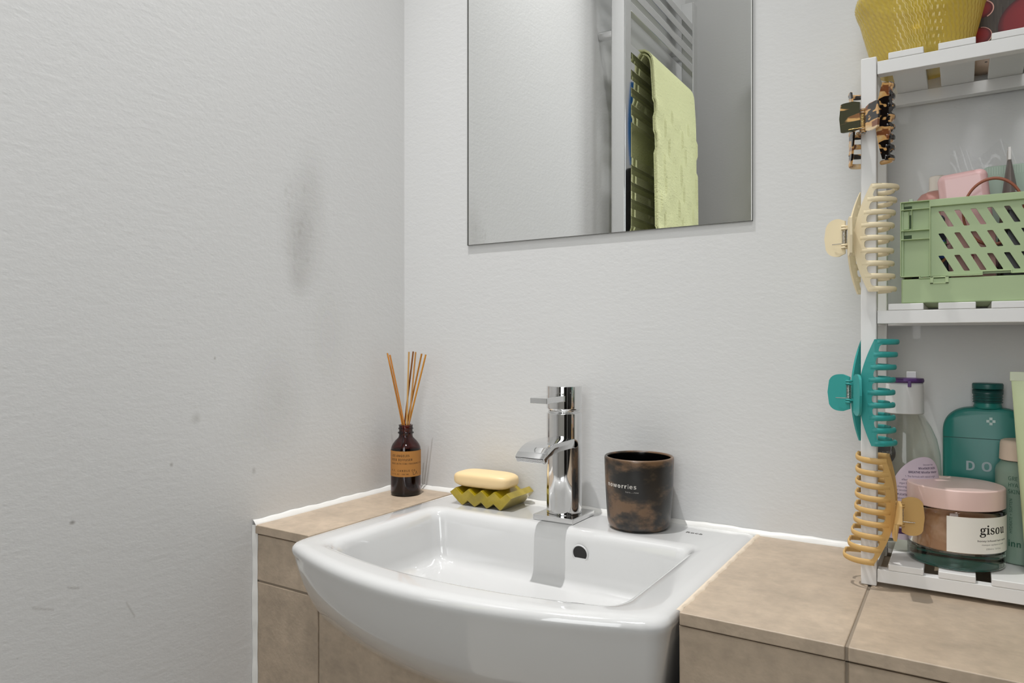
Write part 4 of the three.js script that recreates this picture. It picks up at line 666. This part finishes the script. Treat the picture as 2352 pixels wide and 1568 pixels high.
// ---------------------------------------------------------------- top shelf
{
  const x = 0.7515, z = 0.0672;
  const t = thing('glass_bowl', 'yellow rippled glass bowl on the top shelf', 'bowl', [x, y2, z]);
  const prof = [[0, 0.0395], [0.006, 0.0425], [0.022, 0.0470], [0.042, 0.0522], [0.056, 0.0556], [0.064, 0.0588], [0.070, 0.0604], [0.076, 0.0598], [0.082, 0.0575]];
  const rAt = (s) => { const y = s * 0.082; for (let i = 1; i < prof.length; i++) if (y <= prof[i][0]) { const k = (y - prof[i - 1][0]) / (prof[i][0] - prof[i - 1][0]); return lerp(prof[i - 1][1], prof[i][1], k); } return prof.at(-1)[1]; };
  const NU = 480, NV = 90, pt = (i, j, off) => {
    const s = j / NV, a = i / NU * 2 * Math.PI, tw = a + s * 0.55 + 0.012 * Math.sin(s * 82), rip = off > 0 ? 0.0009 * Math.abs(Math.cos(tw * 30)) * clamp(s * 9, 0, 1) * clamp((1 - s) * 7, 0, 1) : 0, r = rAt(s) - (off > 0 ? 0 : 0.0026) + rip;
    return [x + r * Math.sin(a), y2 + 0.0003 + Math.max(off > 0 ? 0 : 0.003, 0.082 * s), z + r * Math.cos(a)];
  };
  const g = merge([gridGeo(NU, NV, (i, j) => pt(i, j, 1), true), gridGeo(NU, NV, (i, j) => pt(i, NV - j, -1), true), gridGeo(NU, 4, (i, j) => { const o = pt(i, NV, 1), q = pt(i, NV, -1), k = j / 4; return [lerp(o[0], q[0], k), o[1] + 0.0012 * Math.sin(Math.PI * k), lerp(o[2], q[2], k)]; }, true), new THREE.CylinderGeometry(0.0395, 0.0395, 0.0001, 64).translate(x, y2 + 0.0003, z), new THREE.CylinderGeometry(0.0369, 0.0369, 0.0001, 64).translate(x, y2 + 0.0033, z)]);
  part(t, 'bowl', mergeVertices(g, 1e-6), phys(0xe9d468, 0.14, { transmission: 0.5, thickness: 0, side: THREE.DoubleSide }));
  const sc = thing('hair_ties', 'pile of brownish hair ties lying inside the yellow bowl', 'hair ties', [x, y2 + 0.004, z]);
  const rings = []; for (let k = 0; k < 9; k++) { const a = k * 2.4, r = 0.010 + 0.006 * rnd(), q = 0.016 * rnd(); rings.push(new THREE.TorusGeometry(r, 0.0024, 8, 24).rotateX(Math.PI / 2 + 0.5 * (rnd() - 0.5)).translate(x + q * Math.cos(a), y2 + 0.0095 + k * 0.0030, z + q * Math.sin(a))); }
  part(sc, 'ties', merge(rings), std(0xa88758, 0.8)); sc.userData.kind = 'stuff';
  // printed wash bag
  const b = thing('wash_bag', 'dark wash bag printed with red fruit behind the yellow bowl', 'wash bag', [0.872, y2, 0.017]);
  const tx = canvasTex(1024, 768, (q, w, h) => {
    q.fillStyle = '#40372f'; q.fillRect(0, 0, w, h); for (let i = 0; i < 700; i++) { q.fillStyle = `rgba(${rnd() < 0.5 ? '20,16,12' : '95,84,72'},0.14)`; q.fillRect(rnd() * w, rnd() * h, 3 + rnd() * 8, 40 + rnd() * 160); }
    q.fillStyle = '#9a8674'; q.beginPath(); q.moveTo(0, 768); q.lineTo(0, 700); q.quadraticCurveTo(200, 590, 420, 610); q.lineTo(1024, 640); q.lineTo(1024, 768); q.fill(); for (let i = 0; i < 30; i++) { q.fillStyle = '#2c241e'; q.fillRect(rnd() * w, 620 + rnd() * 140, 5 + rnd() * 12, 4 + rnd() * 6); }
    const fruit = (x, y, r, c) => { const g2 = q.createRadialGradient(x - r * 0.3, y - r * 0.4, r * 0.1, x, y, r); g2.addColorStop(0, c); g2.addColorStop(0.75, '#7e1a20'); g2.addColorStop(1, '#420a10'); q.fillStyle = g2; q.beginPath(); q.arc(x, y, r, 0, 7); q.fill(); };
    fruit(80, 300, 66, '#b5382f'); q.strokeStyle = '#e6b0a0'; q.lineWidth = 7; q.beginPath(); q.arc(80, 300, 66, -1.4, 1.1); q.stroke(); fruit(70, 500, 66, '#a32022'); q.lineWidth = 4; q.beginPath(); q.arc(70, 500, 66, -1.5, 0.9); q.stroke();
    for (const [x2, y2b, r2] of [[400, 470, 230], [800, 330, 240]]) { fruit(x2, y2b, r2, '#8e2026'); for (let i = 0; i < 26; i++) { q.strokeStyle = 'rgba(226,150,140,0.8)'; q.lineWidth = 1 + rnd() * 3; const a = rnd() * 6.28, l = r2 * 0.25, c = x2 + Math.cos(a) * r2 * 0.55 * rnd(), d = y2b + Math.sin(a) * r2 * 0.55 * rnd(); q.beginPath(); q.moveTo(c, d); q.quadraticCurveTo(c + l * rnd(), d + l * (rnd() - 0.5), c + l * (rnd() - 0.3), d + l * rnd()); q.stroke(); } q.fillStyle = 'rgba(214,100,100,0.75)'; q.beginPath(); q.arc(x2 + r2 * 0.1, y2b - r2 * 0.3, r2 * 0.22, 0, 7); q.fill(); }
  });
  const bw = new RoundedBoxGeometry(0.158, 0.105, 0.022, 6, 0.009).translate(0.872, y2 + 0.053, 0.0170);
  { const p = bw.attributes.position, u = bw.attributes.uv; for (let i = 0; i < p.count; i++) u.setXY(i, (p.getX(i) - 0.793) / 0.158, (p.getY(i) - y2) / 0.105); }
  part(b, 'bag', bw, std(0xffffff, 0.55, { map: tx })); part(b, 'zip', box(0.812, 0.932, y2 + 0.1050, y2 + 0.1075, 0.0155, 0.0185, 0.0008), std(0x2a2522, 0.5));
}
renderer.render(scene, camera);
